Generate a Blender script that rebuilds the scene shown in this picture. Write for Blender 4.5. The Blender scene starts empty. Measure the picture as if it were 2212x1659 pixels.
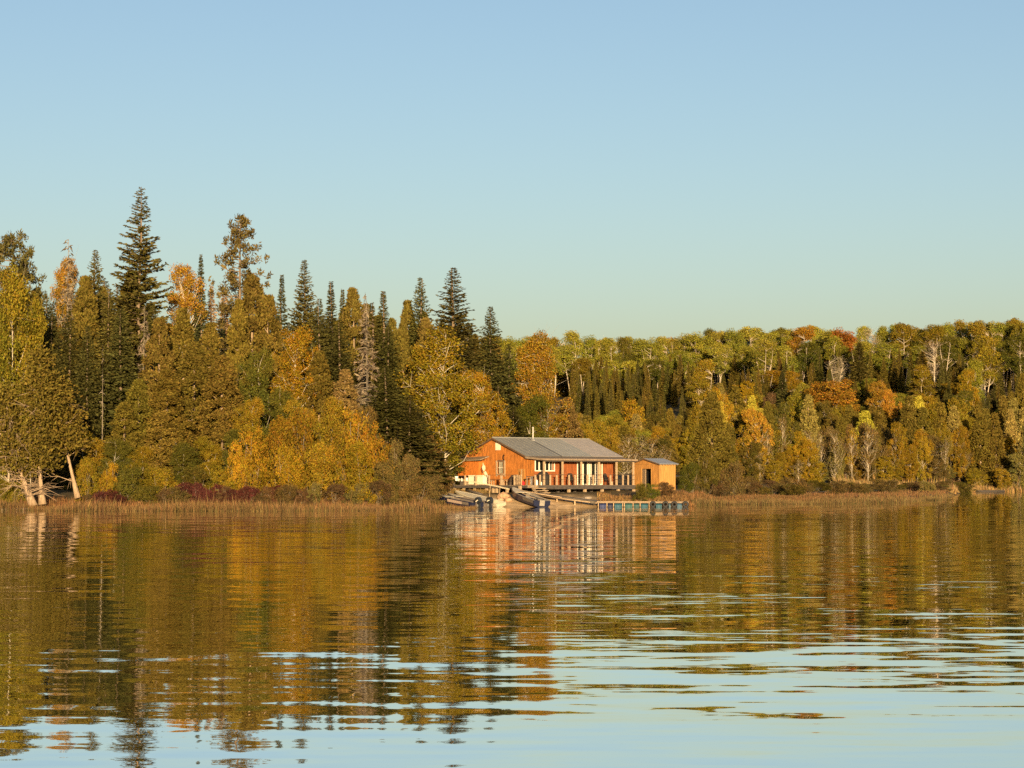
import bpy, math, random
import numpy as np
from mathutils import Vector, Matrix

rng = np.random.default_rng(11)
random.seed(11)
sc = bpy.context.scene
COL = sc.collection
PI = math.pi

# ------------------------------------------------------------------ camera, sky, sun, exposure
CAM_H = 2.2
FD = 4790.0                      # focal length in units of 1/2212 of the frame's width
PITCH = math.atan(210.5 / FD)
cam_d = bpy.data.cameras.new('camera')
cam = bpy.data.objects.new('camera', cam_d)
COL.objects.link(cam)
cam.location = (0, 0, CAM_H)
cam.rotation_euler = (PI / 2 + PITCH, 0, 0)
cam_d.sensor_width = 36.0
cam_d.lens = 36.0 * FD / 2212.0
cam_d.clip_start = 0.5
cam_d.clip_end = 12000
sc.camera = cam

SUN_AZ = math.radians(5.5)       # the sun stands behind the camera, this far to its right
SUN_EL = math.radians(6.5)
w = bpy.data.worlds.new('World')
sc.world = w
w.use_nodes = True
nt = w.node_tree
nt.nodes.clear()
sky = nt.nodes.new('ShaderNodeTexSky')
sky.sky_type = 'NISHITA'
sky.sun_disc = False
sky.sun_elevation = SUN_EL
sky.sun_rotation = PI - SUN_AZ   # from +Y clockwise
sky.altitude = 300
sky.air_density = 1.0
sky.dust_density = 2.0
sky.ozone_density = 2.0
bg = nt.nodes.new('ShaderNodeBackground')
bg.inputs['Strength'].default_value = 0.0965
wo = nt.nodes.new('ShaderNodeOutputWorld')
wb = nt.nodes.new('ShaderNodeMix')
wb.data_type = 'RGBA'
wb.blend_type = 'MULTIPLY'
wb.inputs['Factor'].default_value = 1.0
wb.inputs[7].default_value = (1.06, 0.97, 0.962, 1)
nt.links.new(sky.outputs[0], wb.inputs[6])
nt.links.new(wb.outputs[2], bg.inputs['Color'])
nt.links.new(bg.outputs[0], wo.inputs['Surface'])

sun_d = bpy.data.lights.new('sun', 'SUN')
sun_d.energy = 5.0
sun_d.color = (1.0, 0.73, 0.39)
sun_d.angle = math.radians(0.5)
sun = bpy.data.objects.new('sun', sun_d)
COL.objects.link(sun)
sdir = Vector((math.sin(SUN_AZ) * math.cos(SUN_EL), -math.cos(SUN_AZ) * math.cos(SUN_EL), math.sin(SUN_EL)))
sun.rotation_euler = sdir.to_track_quat('Z', 'Y').to_euler()
sun.location = sdir * 100

sc.view_settings.view_transform = 'Standard'
sc.view_settings.look = 'None'
sc.view_settings.gamma = 1.0
sc.view_settings.use_curve_mapping = False
sc.view_settings.exposure = 1.1
sc.render.engine = 'CYCLES'
sc.cycles.use_denoising = False
sc.cycles.max_bounces = 6
sc.cycles.diffuse_bounces = 3
sc.cycles.glossy_bounces = 3
sc.cycles.transmission_bounces = 3
sc.cycles.transparent_max_bounces = 4
sc.cycles.caustics_reflective = False
sc.cycles.caustics_refractive = False

# ------------------------------------------------------------------ helpers
FP = FD * 2560 / 2212.0          # the same focal length in photograph pixels
HOR = 1203.6


def at(xd, yd, Y):
    """A sight line of the survey (units of 1/2212 frame width) met at distance Y."""
    cx, cy = (xd - 1106) / FD, (829.5 - yd) / FD
    c, s = math.cos(PITCH), math.sin(PITCH)
    dy, dz = c - s * cy, s + c * cy
    return Vector((cx / dy * Y, Y, CAM_H + dz / dy * Y))


def atp(xp, yp, Y):
    return at(xp * 2212 / 2560, yp * 2212 / 2560, Y)


def tag(o, label=None, cat=None, group=None, kind=None):
    if label: o['label'] = label
    if cat: o['category'] = cat
    if group: o['group'] = group
    if kind: o['kind'] = kind
    return o


def empty(name, loc, rz=0.0, label=None, cat=None, group=None):
    o = bpy.data.objects.new(name, None)
    COL.objects.link(o)
    o.location = loc
    o.rotation_euler = (0, 0, rz)
    o.empty_display_size = 0.3
    return tag(o, label, cat, group)


class MB:
    """Collects simple solids and links them as one mesh object."""

    def __init__(self):
        self.v, self.f = [], []

    def add(self, verts, faces):
        b = len(self.v)
        self.v += [tuple(p) for p in verts]
        self.f += [tuple(b + i for i in f) for f in faces]
        return self

    def box(self, c, s, rot=None):
        hx, hy, hz = s[0] / 2, s[1] / 2, s[2] / 2
        vs = [Vector((x, y, z)) for x in (-hx, hx) for y in (-hy, hy) for z in (-hz, hz)]
        if rot is not None:
            vs = [rot @ p for p in vs]
        c = Vector(c)
        vs = [p + c for p in vs]
        return self.add(vs, [(0, 1, 3, 2), (4, 6, 7, 5), (0, 4, 5, 1), (2, 3, 7, 6), (0, 2, 6, 4), (1, 5, 7, 3)])

    def span(self, a, b):
        a, b = Vector(a), Vector(b)
        return self.box((a + b) / 2, [abs(b[i] - a[i]) for i in range(3)])

    def bar(self, a, b, wd, ht, up=(0, 0, 1)):
        a, b = Vector(a), Vector(b)
        d = (b - a)
        L = d.length
        d.normalize()
        up = Vector(up)
        sx = d.cross(up)
        if sx.length < 1e-4: sx = d.cross(Vector((1, 0, 0)))
        sx.normalize()
        uz = sx.cross(d)
        rot = Matrix((d, sx, uz)).transposed()
        return self.box((a + b) / 2, (L, wd, ht), rot)

    def tube(self, pts, rad, n=6, cap=True):
        pts = [Vector(p) for p in pts]
        if not hasattr(rad, '__len__'): rad = [rad] * len(pts)
        base = len(self.v)
        for i, p in enumerate(pts):
            d = (pts[min(i + 1, len(pts) - 1)] - pts[max(i - 1, 0)]).normalized()
            ax = d.cross(Vector((0, 0, 1)))
            if ax.length < 1e-3: ax = d.cross(Vector((1, 0, 0)))
            ax.normalize()
            ay = d.cross(ax)
            for k in range(n):
                a = 2 * PI * k / n
                self.v.append(tuple(p + ax * (math.cos(a) * rad[i]) + ay * (math.sin(a) * rad[i])))
        for i in range(len(pts) - 1):
            for k in range(n):
                a, b = base + i * n + k, base + i * n + (k + 1) % n
                self.f.append((a, b, b + n, a + n))
        if cap:
            self.f.append(tuple(base + k for k in range(n))[::-1])
            self.f.append(tuple(base + (len(pts) - 1) * n + k for k in range(n)))
        return self

    def lathe(self, prof, n=14, c=(0, 0, 0), axis='z'):
        base = len(self.v)
        for r, z in prof:
            for k in range(n):
                a = 2 * PI * k / n
                p = (math.cos(a) * r, math.sin(a) * r, z)
                if axis == 'x': p = (p[2], p[0], p[1])
                if axis == 'y': p = (p[0], p[2], p[1])
                self.v.append((p[0] + c[0], p[1] + c[1], p[2] + c[2]))
        for i in range(len(prof) - 1):
            for k in range(n):
                a, b = base + i * n + k, base + i * n + (k + 1) % n
                self.f.append((a, b, b + n, a + n))
        self.f.append(tuple(base + k for k in range(n))[::-1])
        self.f.append(tuple(base + (len(prof) - 1) * n + k for k in range(n)))
        return self

    def prism(self, poly, off):
        """poly: list of 3-D points of one flat face, extruded by vector off."""
        n = len(poly)
        a = [Vector(p) for p in poly]
        b = [p + Vector(off) for p in a]
        fs = [tuple(range(n)), tuple(range(2 * n - 1, n - 1, -1))]
        fs += [(i, i + n, (i + 1) % n + n, (i + 1) % n) for i in range(n)]
        return self.add(a + b, fs)

    def torus(self, c, R, r, n=18, m=8, axis='y'):
        base = len(self.v)
        for i in range(n):
            a = 2 * PI * i / n
            for j in range(m):
                b = 2 * PI * j / m
                q = (math.cos(a) * (R + r * math.cos(b)), r * math.sin(b) * 1.15, math.sin(a) * (R + r * math.cos(b)))
                if axis == 'z': q = (q[0], q[2], q[1])
                self.v.append((c[0] + q[0], c[1] + q[1], c[2] + q[2]))
        for i in range(n):
            for j in range(m):
                self.f.append((base + i * m + j, base + i * m + (j + 1) % m,
                               base + ((i + 1) % n) * m + (j + 1) % m, base + ((i + 1) % n) * m + j))
        return self

    def build(self, name, mat, parent=None, loc=None, smooth=False, bevel=0.0):
        me = bpy.data.meshes.new(name)
        me.from_pydata(self.v, [], self.f)
        me.update()
        import bmesh
        bm = bmesh.new()
        bm.from_mesh(me)
        bmesh.ops.recalc_face_normals(bm, faces=bm.faces)
        if bevel > 0:
            bmesh.ops.bevel(bm, geom=list(bm.edges), offset=bevel, segments=2, affect='EDGES', profile=0.6)
        bm.to_mesh(me)
        bm.free()
        if smooth:
            me.polygons.foreach_set('use_smooth', np.ones(len(me.polygons), dtype=bool))
        me.materials.append(mat)
        return link(name, me, parent, loc)


def link(name, me, parent=None, loc=None):
    o = bpy.data.objects.new(name, me)
    COL.objects.link(o)
    if parent is not None: o.parent = parent
    if loc is not None: o.location = loc
    return o


def array_mesh(name, verts, quads, mat, var=None, col=None, hue=None):
    """Mesh straight from numpy arrays; quads is n x 3 or n x 4."""
    verts = np.asarray(verts, dtype=np.float32)
    quads = np.asarray(quads, dtype=np.int32)
    me = bpy.data.meshes.new(name)
    n, k = quads.shape
    me.vertices.add(len(verts))
    me.vertices.foreach_set('co', verts.ravel())
    me.loops.add(n * k)
    me.loops.foreach_set('vertex_index', quads.ravel())
    me.polygons.add(n)
    me.polygons.foreach_set('loop_start', np.arange(0, n * k, k, dtype=np.int32))
    me.update(calc_edges=True)
    if var is not None:
        a = me.attributes.new('var', 'FLOAT', 'FACE')
        a.data.foreach_set('value', np.asarray(var, dtype=np.float32))
    if hue is not None:
        a = me.attributes.new('green', 'FLOAT', 'FACE')
        a.data.foreach_set('value', np.asarray(hue, dtype=np.float32))
    if col is not None:
        a = me.attributes.new('tint', 'FLOAT_COLOR', 'POINT')
        a.data.foreach_set('color', np.asarray(col, dtype=np.float32).ravel())
    me.materials.append(mat)
    return me


def nodes_of(name):
    m = bpy.data.materials.new(name)
    m.use_nodes = True
    t = m.node_tree
    t.nodes.clear()
    out = t.nodes.new('ShaderNodeOutputMaterial')
    return m, t, out


def mat(name, col, rough=0.7, amt=0.25, scale=(4, 4, 4), metal=0.0, bump=0.0, spec=0.4, amt2=0.0, col2=None, detail=4):
    m, t, out = nodes_of(name)
    N, Lk = t.nodes, t.links
    p = N.new('ShaderNodeBsdfPrincipled')
    p.inputs['Roughness'].default_value = rough
    p.inputs['Metallic'].default_value = metal
    p.inputs['Specular IOR Level'].default_value = spec
    tc = N.new('ShaderNodeTexCoord')
    mp = N.new('ShaderNodeMapping')
    mp.inputs['Scale'].default_value = scale
    nz = N.new('ShaderNodeTexNoise')
    nz.inputs['Scale'].default_value = 1.0
    nz.inputs['Detail'].default_value = detail
    nz.inputs['Roughness'].default_value = 0.62
    rp = N.new('ShaderNodeValToRGB')
    c = np.array(col)
    lo = np.clip(c * (1 - amt), 0, 1)
    hi = np.clip(c * (1 + amt), 0, 1) if col2 is None else np.array(col2)
    rp.color_ramp.elements[0].position = 0.3
    rp.color_ramp.elements[0].color = (*lo, 1)
    rp.color_ramp.elements[1].position = 0.7
    rp.color_ramp.elements[1].color = (*hi, 1)
    Lk.new(tc.outputs['Object'], mp.inputs['Vector'])
    Lk.new(mp.outputs[0], nz.inputs['Vector'])
    Lk.new(nz.outputs['Fac'], rp.inputs['Fac'])
    Lk.new(rp.outputs['Color'], p.inputs['Base Color'])
    if bump:
        b = N.new('ShaderNodeBump')
        b.inputs['Strength'].default_value = 1.0
        b.inputs['Distance'].default_value = bump
        Lk.new(nz.outputs['Fac'], b.inputs['Height'])
        Lk.new(b.outputs[0], p.inputs['Normal'])
    Lk.new(p.outputs[0], out.inputs['Surface'])
    return m


def leaf_mat(name, trans=0.22, spread=0.75, hue=0.05):
    """Leaf colour comes from each tree's own object colour; every leaf varies a little about it."""
    m, t, out = nodes_of(name)
    N, Lk = t.nodes, t.links
    oi = N.new('ShaderNodeObjectInfo')
    at_ = N.new('ShaderNodeAttribute')
    at_.attribute_name = 'var'
    mr = N.new('ShaderNodeMapRange')
    mr.inputs['To Min'].default_value = 1 - spread
    mr.inputs['To Max'].default_value = 1 + spread
    mh = N.new('ShaderNodeMapRange')
    mh.inputs['To Min'].default_value = 0.5 + hue * 0.6
    mh.inputs['To Max'].default_value = 0.5 - hue * 0.5
    wn = N.new('ShaderNodeTexWhiteNoise')
    wn.noise_dimensions = '1D'
    sc_ = N.new('ShaderNodeMath')
    sc_.operation = 'MULTIPLY'
    sc_.inputs[1].default_value = 917.3
    hs = N.new('ShaderNodeHueSaturation')
    Lk.new(at_.outputs['Fac'], mr.inputs['Value'])
    Lk.new(at_.outputs['Fac'], sc_.inputs[0])
    Lk.new(sc_.outputs[0], wn.inputs['W'])
    Lk.new(wn.outputs['Value'], mh.inputs['Value'])
    ag = N.new('ShaderNodeAttribute')
    ag.attribute_name = 'green'
    mg = N.new('ShaderNodeMix')
    mg.data_type = 'RGBA'
    mg.blend_type = 'MULTIPLY'
    mg.inputs[7].default_value = (0.60, 0.77, 0.85, 1)
    Lk.new(ag.outputs['Fac'], mg.inputs['Factor'])
    Lk.new(oi.outputs['Color'], mg.inputs[6])
    Lk.new(mg.outputs[2], hs.inputs['Color'])
    Lk.new(mr.outputs[0], hs.inputs['Value'])
    Lk.new(mh.outputs[0], hs.inputs['Hue'])
    d = N.new('ShaderNodeBsdfDiffuse')
    tr = N.new('ShaderNodeBsdfTranslucent')
    mx = N.new('ShaderNodeMixShader')
    mx.inputs['Fac'].default_value = trans
    Lk.new(hs.outputs['Color'], d.inputs['Color'])
    Lk.new(hs.outputs['Color'], tr.inputs['Color'])
    Lk.new(d.outputs[0], mx.inputs[1])
    Lk.new(tr.outputs[0], mx.inputs[2])
    Lk.new(mx.outputs[0], out.inputs['Surface'])
    return m


def tint_mat(name, rough=0.9, amt=0.35, scale=0.6, bump=0.0):
    """Colour from the mesh's own tint attribute, broken up by noise."""
    m, t, out = nodes_of(name)
    N, Lk = t.nodes, t.links
    a = N.new('ShaderNodeAttribute')
    a.attribute_name = 'tint'
    p = N.new('ShaderNodeBsdfPrincipled')
    p.inputs['Roughness'].default_value = rough
    p.inputs['Specular IOR Level'].default_value = 0.15
    tc = N.new('ShaderNodeTexCoord')
    nz = N.new('ShaderNodeTexNoise')
    nz.inputs['Scale'].default_value = scale
    nz.inputs['Detail'].default_value = 6
    mr = N.new('ShaderNodeMapRange')
    mr.inputs['From Min'].default_value = 0.3
    mr.inputs['From Max'].default_value = 0.7
    mr.inputs['To Min'].default_value = 1 - amt
    mr.inputs['To Max'].default_value = 1 + amt
    hs = N.new('ShaderNodeHueSaturation')
    Lk.new(tc.outputs['Object'], nz.inputs['Vector'])
    Lk.new(nz.outputs['Fac'], mr.inputs['Value'])
    Lk.new(mr.outputs[0], hs.inputs['Value'])
    Lk.new(a.outputs['Color'], hs.inputs['Color'])
    Lk.new(hs.outputs['Color'], p.inputs['Base Color'])
    if bump:
        b = N.new('ShaderNodeBump')
        b.inputs['Distance'].default_value = bump
        Lk.new(nz.outputs['Fac'], b.inputs['Height'])
        Lk.new(b.outputs[0], p.inputs['Normal'])
    Lk.new(p.outputs[0], out.inputs['Surface'])
    return m


def water_mat():
    m, t, out = nodes_of('lake_surface')
    N, Lk = t.nodes, t.links
    p = N.new('ShaderNodeBsdfDiffuse')
    p.inputs['Color'].default_value = (0.018, 0.016, 0.008, 1)
    gl = N.new('ShaderNodeBsdfGlossy')
    gl.inputs['Color'].default_value = (0.97, 0.965, 0.95, 1)
    gl.inputs['Roughness'].default_value = 0.012
    fr = N.new('ShaderNodeFresnel')
    fr.inputs['IOR'].default_value = 1.9
    fm = N.new('ShaderNodeMapRange')
    fm.inputs['To Min'].default_value = 0.80
    fm.inputs['To Max'].default_value = 1.0
    mx = N.new('ShaderNodeMixShader')
    Lk.new(fr.outputs[0], fm.inputs['Value'])
    Lk.new(fm.outputs[0], mx.inputs['Fac'])
    Lk.new(p.outputs[0], mx.inputs[1])
    Lk.new(gl.outputs[0], mx.inputs[2])
    tc = N.new('ShaderNodeTexCoord')

    def layer(scale, amp_x, amp_y, rot=0.0, detail=1.0, dist=0.0):
        mp = N.new('ShaderNodeMapping')
        mp.inputs['Scale'].default_value = scale
        mp.inputs['Rotation'].default_value = (0, 0, rot)
        nz = N.new('ShaderNodeTexNoise')
        nz.inputs['Scale'].default_value = 1.0
        nz.inputs['Detail'].default_value = detail
        nz.inputs['Roughness'].default_value = 0.45
        nz.inputs['Distortion'].default_value = dist
        sb = N.new('ShaderNodeVectorMath')
        sb.operation = 'SUBTRACT'
        sb.inputs[1].default_value = (0.5, 0.5, 0.5)
        ml = N.new('ShaderNodeVectorMath')
        ml.operation = 'MULTIPLY'
        ml.inputs[1].default_value = (amp_x, amp_y, 0)
        Lk.new(tc.outputs['Object'], mp.inputs['Vector'])
        Lk.new(mp.outputs[0], nz.inputs['Vector'])
        Lk.new(nz.outputs['Color'], sb.inputs[0])
        Lk.new(sb.outputs[0], ml.inputs[0])
        return ml.outputs[0]

    a = layer((0.18, 0.50, 1), 0.010, 0.040, rot=0.08)         # long slow swell
    b = layer((0.70, 2.3, 1), 0.018, 0.064, rot=-0.05, dist=0.3)  # ripples
    c = layer((3.4, 7.5, 1), 0.010, 0.018, rot=0.3)             # fine wind wrinkles
    # breeze patches: ripples come and go over the lake
    mp = N.new('ShaderNodeMapping')
    mp.inputs['Scale'].default_value = (0.02, 0.06, 1)
    nz = N.new('ShaderNodeTexNoise')
    nz.inputs['Scale'].default_value = 1.0
    nz.inputs['Detail'].default_value = 2
    mr = N.new('ShaderNodeMapRange')
    mr.inputs['From Min'].default_value = 0.35
    mr.inputs['From Max'].default_value = 0.65
    mr.inputs['To Min'].default_value = 0.65
    mr.inputs['To Max'].default_value = 1.15
    Lk.new(tc.outputs['Object'], mp.inputs['Vector'])
    Lk.new(mp.outputs[0], nz.inputs['Vector'])
    Lk.new(nz.outputs['Fac'], mr.inputs['Value'])
    s1 = N.new('ShaderNodeVectorMath'); s1.operation = 'ADD'
    Lk.new(b, s1.inputs[0]); Lk.new(c, s1.inputs[1])
    s2 = N.new('ShaderNodeVectorMath'); s2.operation = 'SCALE'
    Lk.new(s1.outputs[0], s2.inputs[0]); Lk.new(mr.outputs[0], s2.inputs['Scale'])
    s3 = N.new('ShaderNodeVectorMath'); s3.operation = 'ADD'
    Lk.new(a, s3.inputs[0]); Lk.new(s2.outputs[0], s3.inputs[1])
    s4 = N.new('ShaderNodeVectorMath'); s4.operation = 'ADD'
    s4.inputs[1].default_value = (0, 0, 1)
    Lk.new(s3.outputs[0], s4.inputs[0])
    s5 = N.new('ShaderNodeVectorMath'); s5.operation = 'NORMALIZE'
    Lk.new(s4.outputs[0], s5.inputs[0])
    Lk.new(s5.outputs[0], gl.inputs['Normal'])
    Lk.new(mx.outputs[0], out.inputs['Surface'])
    return m


# ------------------------------------------------------------------ terrain and lake
SH_X = np.array([-900, -300, 0, 450, 800, 890, 935, 1000, 1045, 1070, 1290, 1480, 1510, 1560, 1800, 1950, 2030, 2060, 2110, 2300, 2800, 3600])
SH_D = np.array([150, 160, 171, 172, 174, 178, 186, 188, 189.4, 190.3, 191.5, 194, 208, 216, 224, 240, 290, 400, 462, 470, 470, 460.])
HILL_X = np.array([-900, 900, 1100, 1400, 1500, 1700, 2000, 2300, 3600])
HILL_H = np.array([18, 20, 22, 21.5, 24, 24.5, 25.5, 28, 30.])


def ground_z(x, y):
    x, y = np.asarray(x, float), np.asarray(y, float)
    yy = np.maximum(y, 5.0)
    xd = np.clip(1106 + FD * x / yy, -900, 3600)
    d = np.interp(xd, SH_X, SH_D)
    e = np.where(y > 5, y - d, -60)
    marsh = np.clip((xd - 1480) / 60, 0, 1)
    sandy = np.clip(1 - np.abs(xd - 1175) / 150, 0, 1) ** .5
    near = (0.135 + .05 * sandy) * np.clip(e, 0, 8 - 2.4 * sandy) + 0.03 * np.clip(e - 8, 0, 60)
    wet = 0.06 * np.clip(e, 0, 8) + 0.006 * np.clip(e - 8, 0, 300)
    land = near * (1 - marsh) + wet * marsh
    h0 = np.maximum(445, d + 12)
    s = np.clip((y - h0) / 150, 0, 1)
    hill = np.interp(xd, HILL_X, HILL_H) * s * s * (3 - 2 * s)
    bumps = 0.12 * np.sin(x * 0.7 + 1) * np.cos(y * 0.55) + 0.05 * np.sin(x * 1.9 - y * 1.3)
    z = land + hill + bumps * np.clip(e / 10, 0, 1)
    return np.where(e > 0, z, np.maximum(0.12 * e, -2.5))


gx = np.unique(np.concatenate([np.arange(-60, 60, 1.2), np.arange(-320, 320, 10), np.linspace(-3500, 3500, 60)]))
gy = np.unique(np.concatenate([np.linspace(-2500, 140, 30), np.arange(140, 250, 1.2), np.arange(250, 720, 6), np.linspace(720, 5000, 40)]))
GX, GY = np.meshgrid(gx, gy)
GZ = ground_z(GX, GY)
nx, ny = len(gx), len(gy)
ix, iy = np.meshgrid(np.arange(nx - 1), np.arange(ny - 1))
q = np.stack([iy * nx + ix, iy * nx + ix + 1, (iy + 1) * nx + ix + 1, (iy + 1) * nx + ix], -1).reshape(-1, 4)
XD = 1106 + FD * GX / np.maximum(GY, 5)
sand = np.clip(1 - np.abs(XD - 1180) / 150, 0, 1) ** 0.5 * np.clip((198 - GY) / 3, 0, 1) * (GY > 150)
tint = np.ones((ny, nx, 4), np.float32)
tint[..., :3] = np.array([0.115, 0.082, 0.034]) * (1 - sand[..., None]) + np.array([0.66, 0.45, 0.24]) * sand[..., None]
M_ground = tint_mat('ground_soil', scale=0.9, amt=0.45, bump=0.05)
g_me = array_mesh('ground', np.stack([GX, GY, GZ], -1).reshape(-1, 3), q, M_ground, col=tint.reshape(-1, 4))
g_me.polygons.foreach_set('use_smooth', np.ones(len(g_me.polygons), dtype=bool))
tag(link('ground', g_me), kind='structure')

wm = MB()
wm.add([(-3500, -2500, 0), (3500, -2500, 0), (3500, 700, 0), (-3500, 700, 0)], [(0, 1, 2, 3)])
tag(wm.build('lake_water', water_mat()), kind='structure')

# ------------------------------------------------------------------ materials
M_leaf = leaf_mat('autumn_leaves', trans=0.30, spread=0.55)
M_needle = leaf_mat('conifer_needles', trans=0.12, spread=0.6, hue=0.03)
M_bark = mat('conifer_bark', (0.16, 0.115, 0.075), 0.9, 0.4, (6, 6, 1.5))
M_pale = mat('pale_bark', (0.42, 0.35, 0.26), 0.85, 0.35, (5, 5, 2.2))
M_birch = mat('birch_bark', (0.42, 0.37, 0.29), 0.8, 0.35, (4, 4, 6))
M_dead = mat('weathered_dead_wood', (0.21, 0.172, 0.125), 0.9, 0.35, (5, 5, 2))
M_cedar_bark = mat('cedar_bark', (0.30, 0.215, 0.14), 0.9, 0.4, (9, 9, 1.2), bump=0.03)


# ------------------------------------------------------------------ tree meshes
def unit(v):
    return v / np.maximum(np.linalg.norm(v, axis=-1, keepdims=True), 1e-9)


def kites(P, D, N, L, W, mid=0.45):
    """One leaf-shaped quad per row: starts at P, runs along D for L, W wide, lying across N."""
    S = unit(np.cross(D, N))
    L, W = L[:, None], W[:, None]
    bend = unit(np.cross(S, D)) * (0.12 * L)
    return np.stack([P, P + D * L * mid + S * W / 2 + bend, P + D * L, P + D * L * mid - S * W / 2 + bend], 1)


def crown_mesh(name, quads, var, m, hue=None):
    n = len(quads)
    return array_mesh(name, quads.reshape(-1, 3), np.arange(4 * n).reshape(n, 4), m, var=np.clip(var, 0, 1), hue=hue)


def wood_mesh(name, mb, m):
    me = bpy.data.meshes.new(name)
    me.from_pydata(mb.v, [], mb.f)
    me.update()
    me.polygons.foreach_set('use_smooth', np.ones(len(me.polygons), dtype=bool))
    me.materials.append(m)
    return me


def conifer(seed, H=20., R=3.0, cb=0.05, step=0.42, per=6, p=0.85, droop=0.25, upturn=0.25, irr=0.25,
            spray=0.62, dens=3.2, gaps=0.0, m=None, twig_r=0.022, show_limbs=False):
    r = np.random.default_rng(seed)
    mb = MB()
    wob = r.normal(0, 0.06, (5, 2)) * H / 20
    zs = np.linspace(0, H * 0.985, 6)
    pts = [(0, 0, 0)] + [(wob[i][0], wob[i][1], zs[i + 1]) for i in range(5)]
    mb.tube(pts, [0.013 * H * (1 - 0.97 * z / H) + 0.012 for z in zs], 7)
    P, D, N, Ls, Ws, V = [], [], [], [], [], []
    z = cb * H
    sectors = r.uniform(0.75, 1.15, 7)
    while z < H * 0.985:
        f = (z - cb * H) / (H - cb * H)
        nb = max(4, int(per * (1 - 0.25 * f) + r.integers(-1, 2)))
        a0 = r.uniform(0, 2 * PI)
        ringscale = r.uniform(1 - irr * 0.5, 1 + irr * 0.4)
        for k in range(nb):
            if r.random() < gaps * (0.4 + f): continue
            az = a0 + 2 * PI * k / nb + r.normal(0, 0.25)
            sec = sectors[int(((az % (2 * PI)) / (2 * PI)) * 7) % 7]
            L = R * ((1 - f) ** p) * ringscale * sec * r.uniform(1 - irr, 1 + irr * 0.6) + 0.03
            L *= min(1.0, 0.55 + f * 3.0)
            zj = r.uniform(-.5, .5) * step * (1 - .5 * f)
            out = np.array([math.cos(az), math.sin(az), 0.])
            rise = 0.35 * f - droop * (1 - f)
            n = max(6, int(L * dens / 0.42))
            t = np.sort(r.uniform(0.05, 1.0, n))
            zc = rise * L * t + upturn * L * t ** 3
            pos = out[None] * (L * t)[:, None]
            pos[:, 2] = z + zc + zj
            side = np.array([-math.sin(az), math.cos(az), 0.])
            sgn = np.where(np.arange(n) % 2 == 0, 1., -1.) * r.uniform(0.2, 1.1, n)
            d = unit(out[None] * r.uniform(0.5, 1.0, n)[:, None] + side[None] * sgn[:, None] +
                     np.array([0, 0, 1.]) * (r.normal(-0.38, 0.34, n) + 0.45 * f)[:, None])
            nn = unit(np.array([0, 0, .55]) + out * 0.9 + r.normal(0, 0.55, (n, 3)))
            P.append(pos); D.append(d); N.append(nn)
            sz = spray * (0.22 + 0.78 * (1 - f) ** .8) * r.uniform(0.65, 1.25, n)
            Ls.append(sz); Ws.append(sz * r.uniform(0.34, 0.52, n))
            V.append(np.clip(r.normal(0.5, 0.12) + r.normal(0, 0.17, n), 0, 1))
            if show_limbs and L > 0.8:
                mb.tube([(0, 0, z), tuple(out * L * 0.5 + np.array([0, 0, z + rise * L * .5])),
                         tuple(out * L * 0.95 + np.array([0, 0, z + rise * L * .95 + upturn * L * .85]))],
                        [0.05, twig_r, 0.008], 3, cap=False)
        z += step * r.uniform(0.75, 1.3) * (1 - 0.6 * f) * H / 20
    q = kites(np.concatenate(P), np.concatenate(D), np.concatenate(N), np.concatenate(Ls), np.concatenate(Ws))
    return wood_mesh('trunk', mb, M_bark), crown_mesh('crown', q, np.concatenate(V), m or M_needle), H, R


def cedar(seed, H=16., R=3.0, cb=0.06, n=5200, size=0.34, hang=0.35, round_=0.75, cl=1.0):
    """Dense soft cone of upswept flat sprays, broken into many overlapping tufts."""
    r = np.random.default_rng(seed)
    mb = MB()
    mb.tube([(0, 0, 0), (r.normal(0, .12), r.normal(0, .12), H * .5), (0, 0, H * .96)], [0.016 * H, 0.010 * H, 0.02], 7)
    nt_ = 300
    f = r.uniform(0, 1, nt_) ** 1.15
    prof = (1 - f) ** round_ * np.minimum(1, 0.62 + 2.2 * f)
    az = r.uniform(0, 2 * PI, nt_)
    rad = R * prof * r.uniform(0.62, 1.08, nt_)
    C = np.stack([np.cos(az) * rad, np.sin(az) * rad, H * (cb + f * (1 - cb))], 1)
    cs = r.uniform(0.24, 0.56, nt_) * cl * (0.45 + 0.6 * (1 - f))
    tv = np.clip(r.normal(0.5, 0.17, nt_), 0, 1)
    i = r.integers(0, nt_, n)
    off = r.normal(0, 0.55, (n, 3)) * cs[i][:, None] * np.array([1, 1, 1.25])
    P = C[i] + off
    P[:, 2] = np.clip(P[:, 2], H * cb * 0.5, H * 0.995)
    lim = R * np.clip(1 - (P[:, 2] / H), 0.015, 1) ** (round_ * 0.8) * 1.18 + 0.1
    rr = np.hypot(P[:, 0], P[:, 1])
    k = np.minimum(1, lim / np.maximum(rr, 1e-6))
    P[:, 0] *= k; P[:, 1] *= k
    out = unit(np.stack([P[:, 0], P[:, 1], np.zeros(n)], 1) + 1e-5)
    D = unit(out * 0.5 + np.array([0, 0, 1.]) * r.normal(hang, 0.5, n)[:, None] + r.normal(0, 0.42, (n, 3)))
    N = unit(out + r.normal(0, 0.7, (n, 3)))
    L = size * r.uniform(0.7, 1.4, n)
    V = tv[i] * 0.55 + r.uniform(0, 1, n) * 0.45
    for j in r.choice(nt_, 22, replace=False):
        c = C[j]
        mb.tube([(0, 0, max(0.2, c[2] - 0.8)), (c[0] * .5, c[1] * .5, c[2] - .55), tuple(c)], [0.05, 0.035, 0.012], 3, cap=False)
    return wood_mesh('trunk', mb, M_cedar_bark), crown_mesh('crown', kites(P, D, N, L, L * r.uniform(.4, .62, n), 0.5), V, M_needle), H, R


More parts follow.
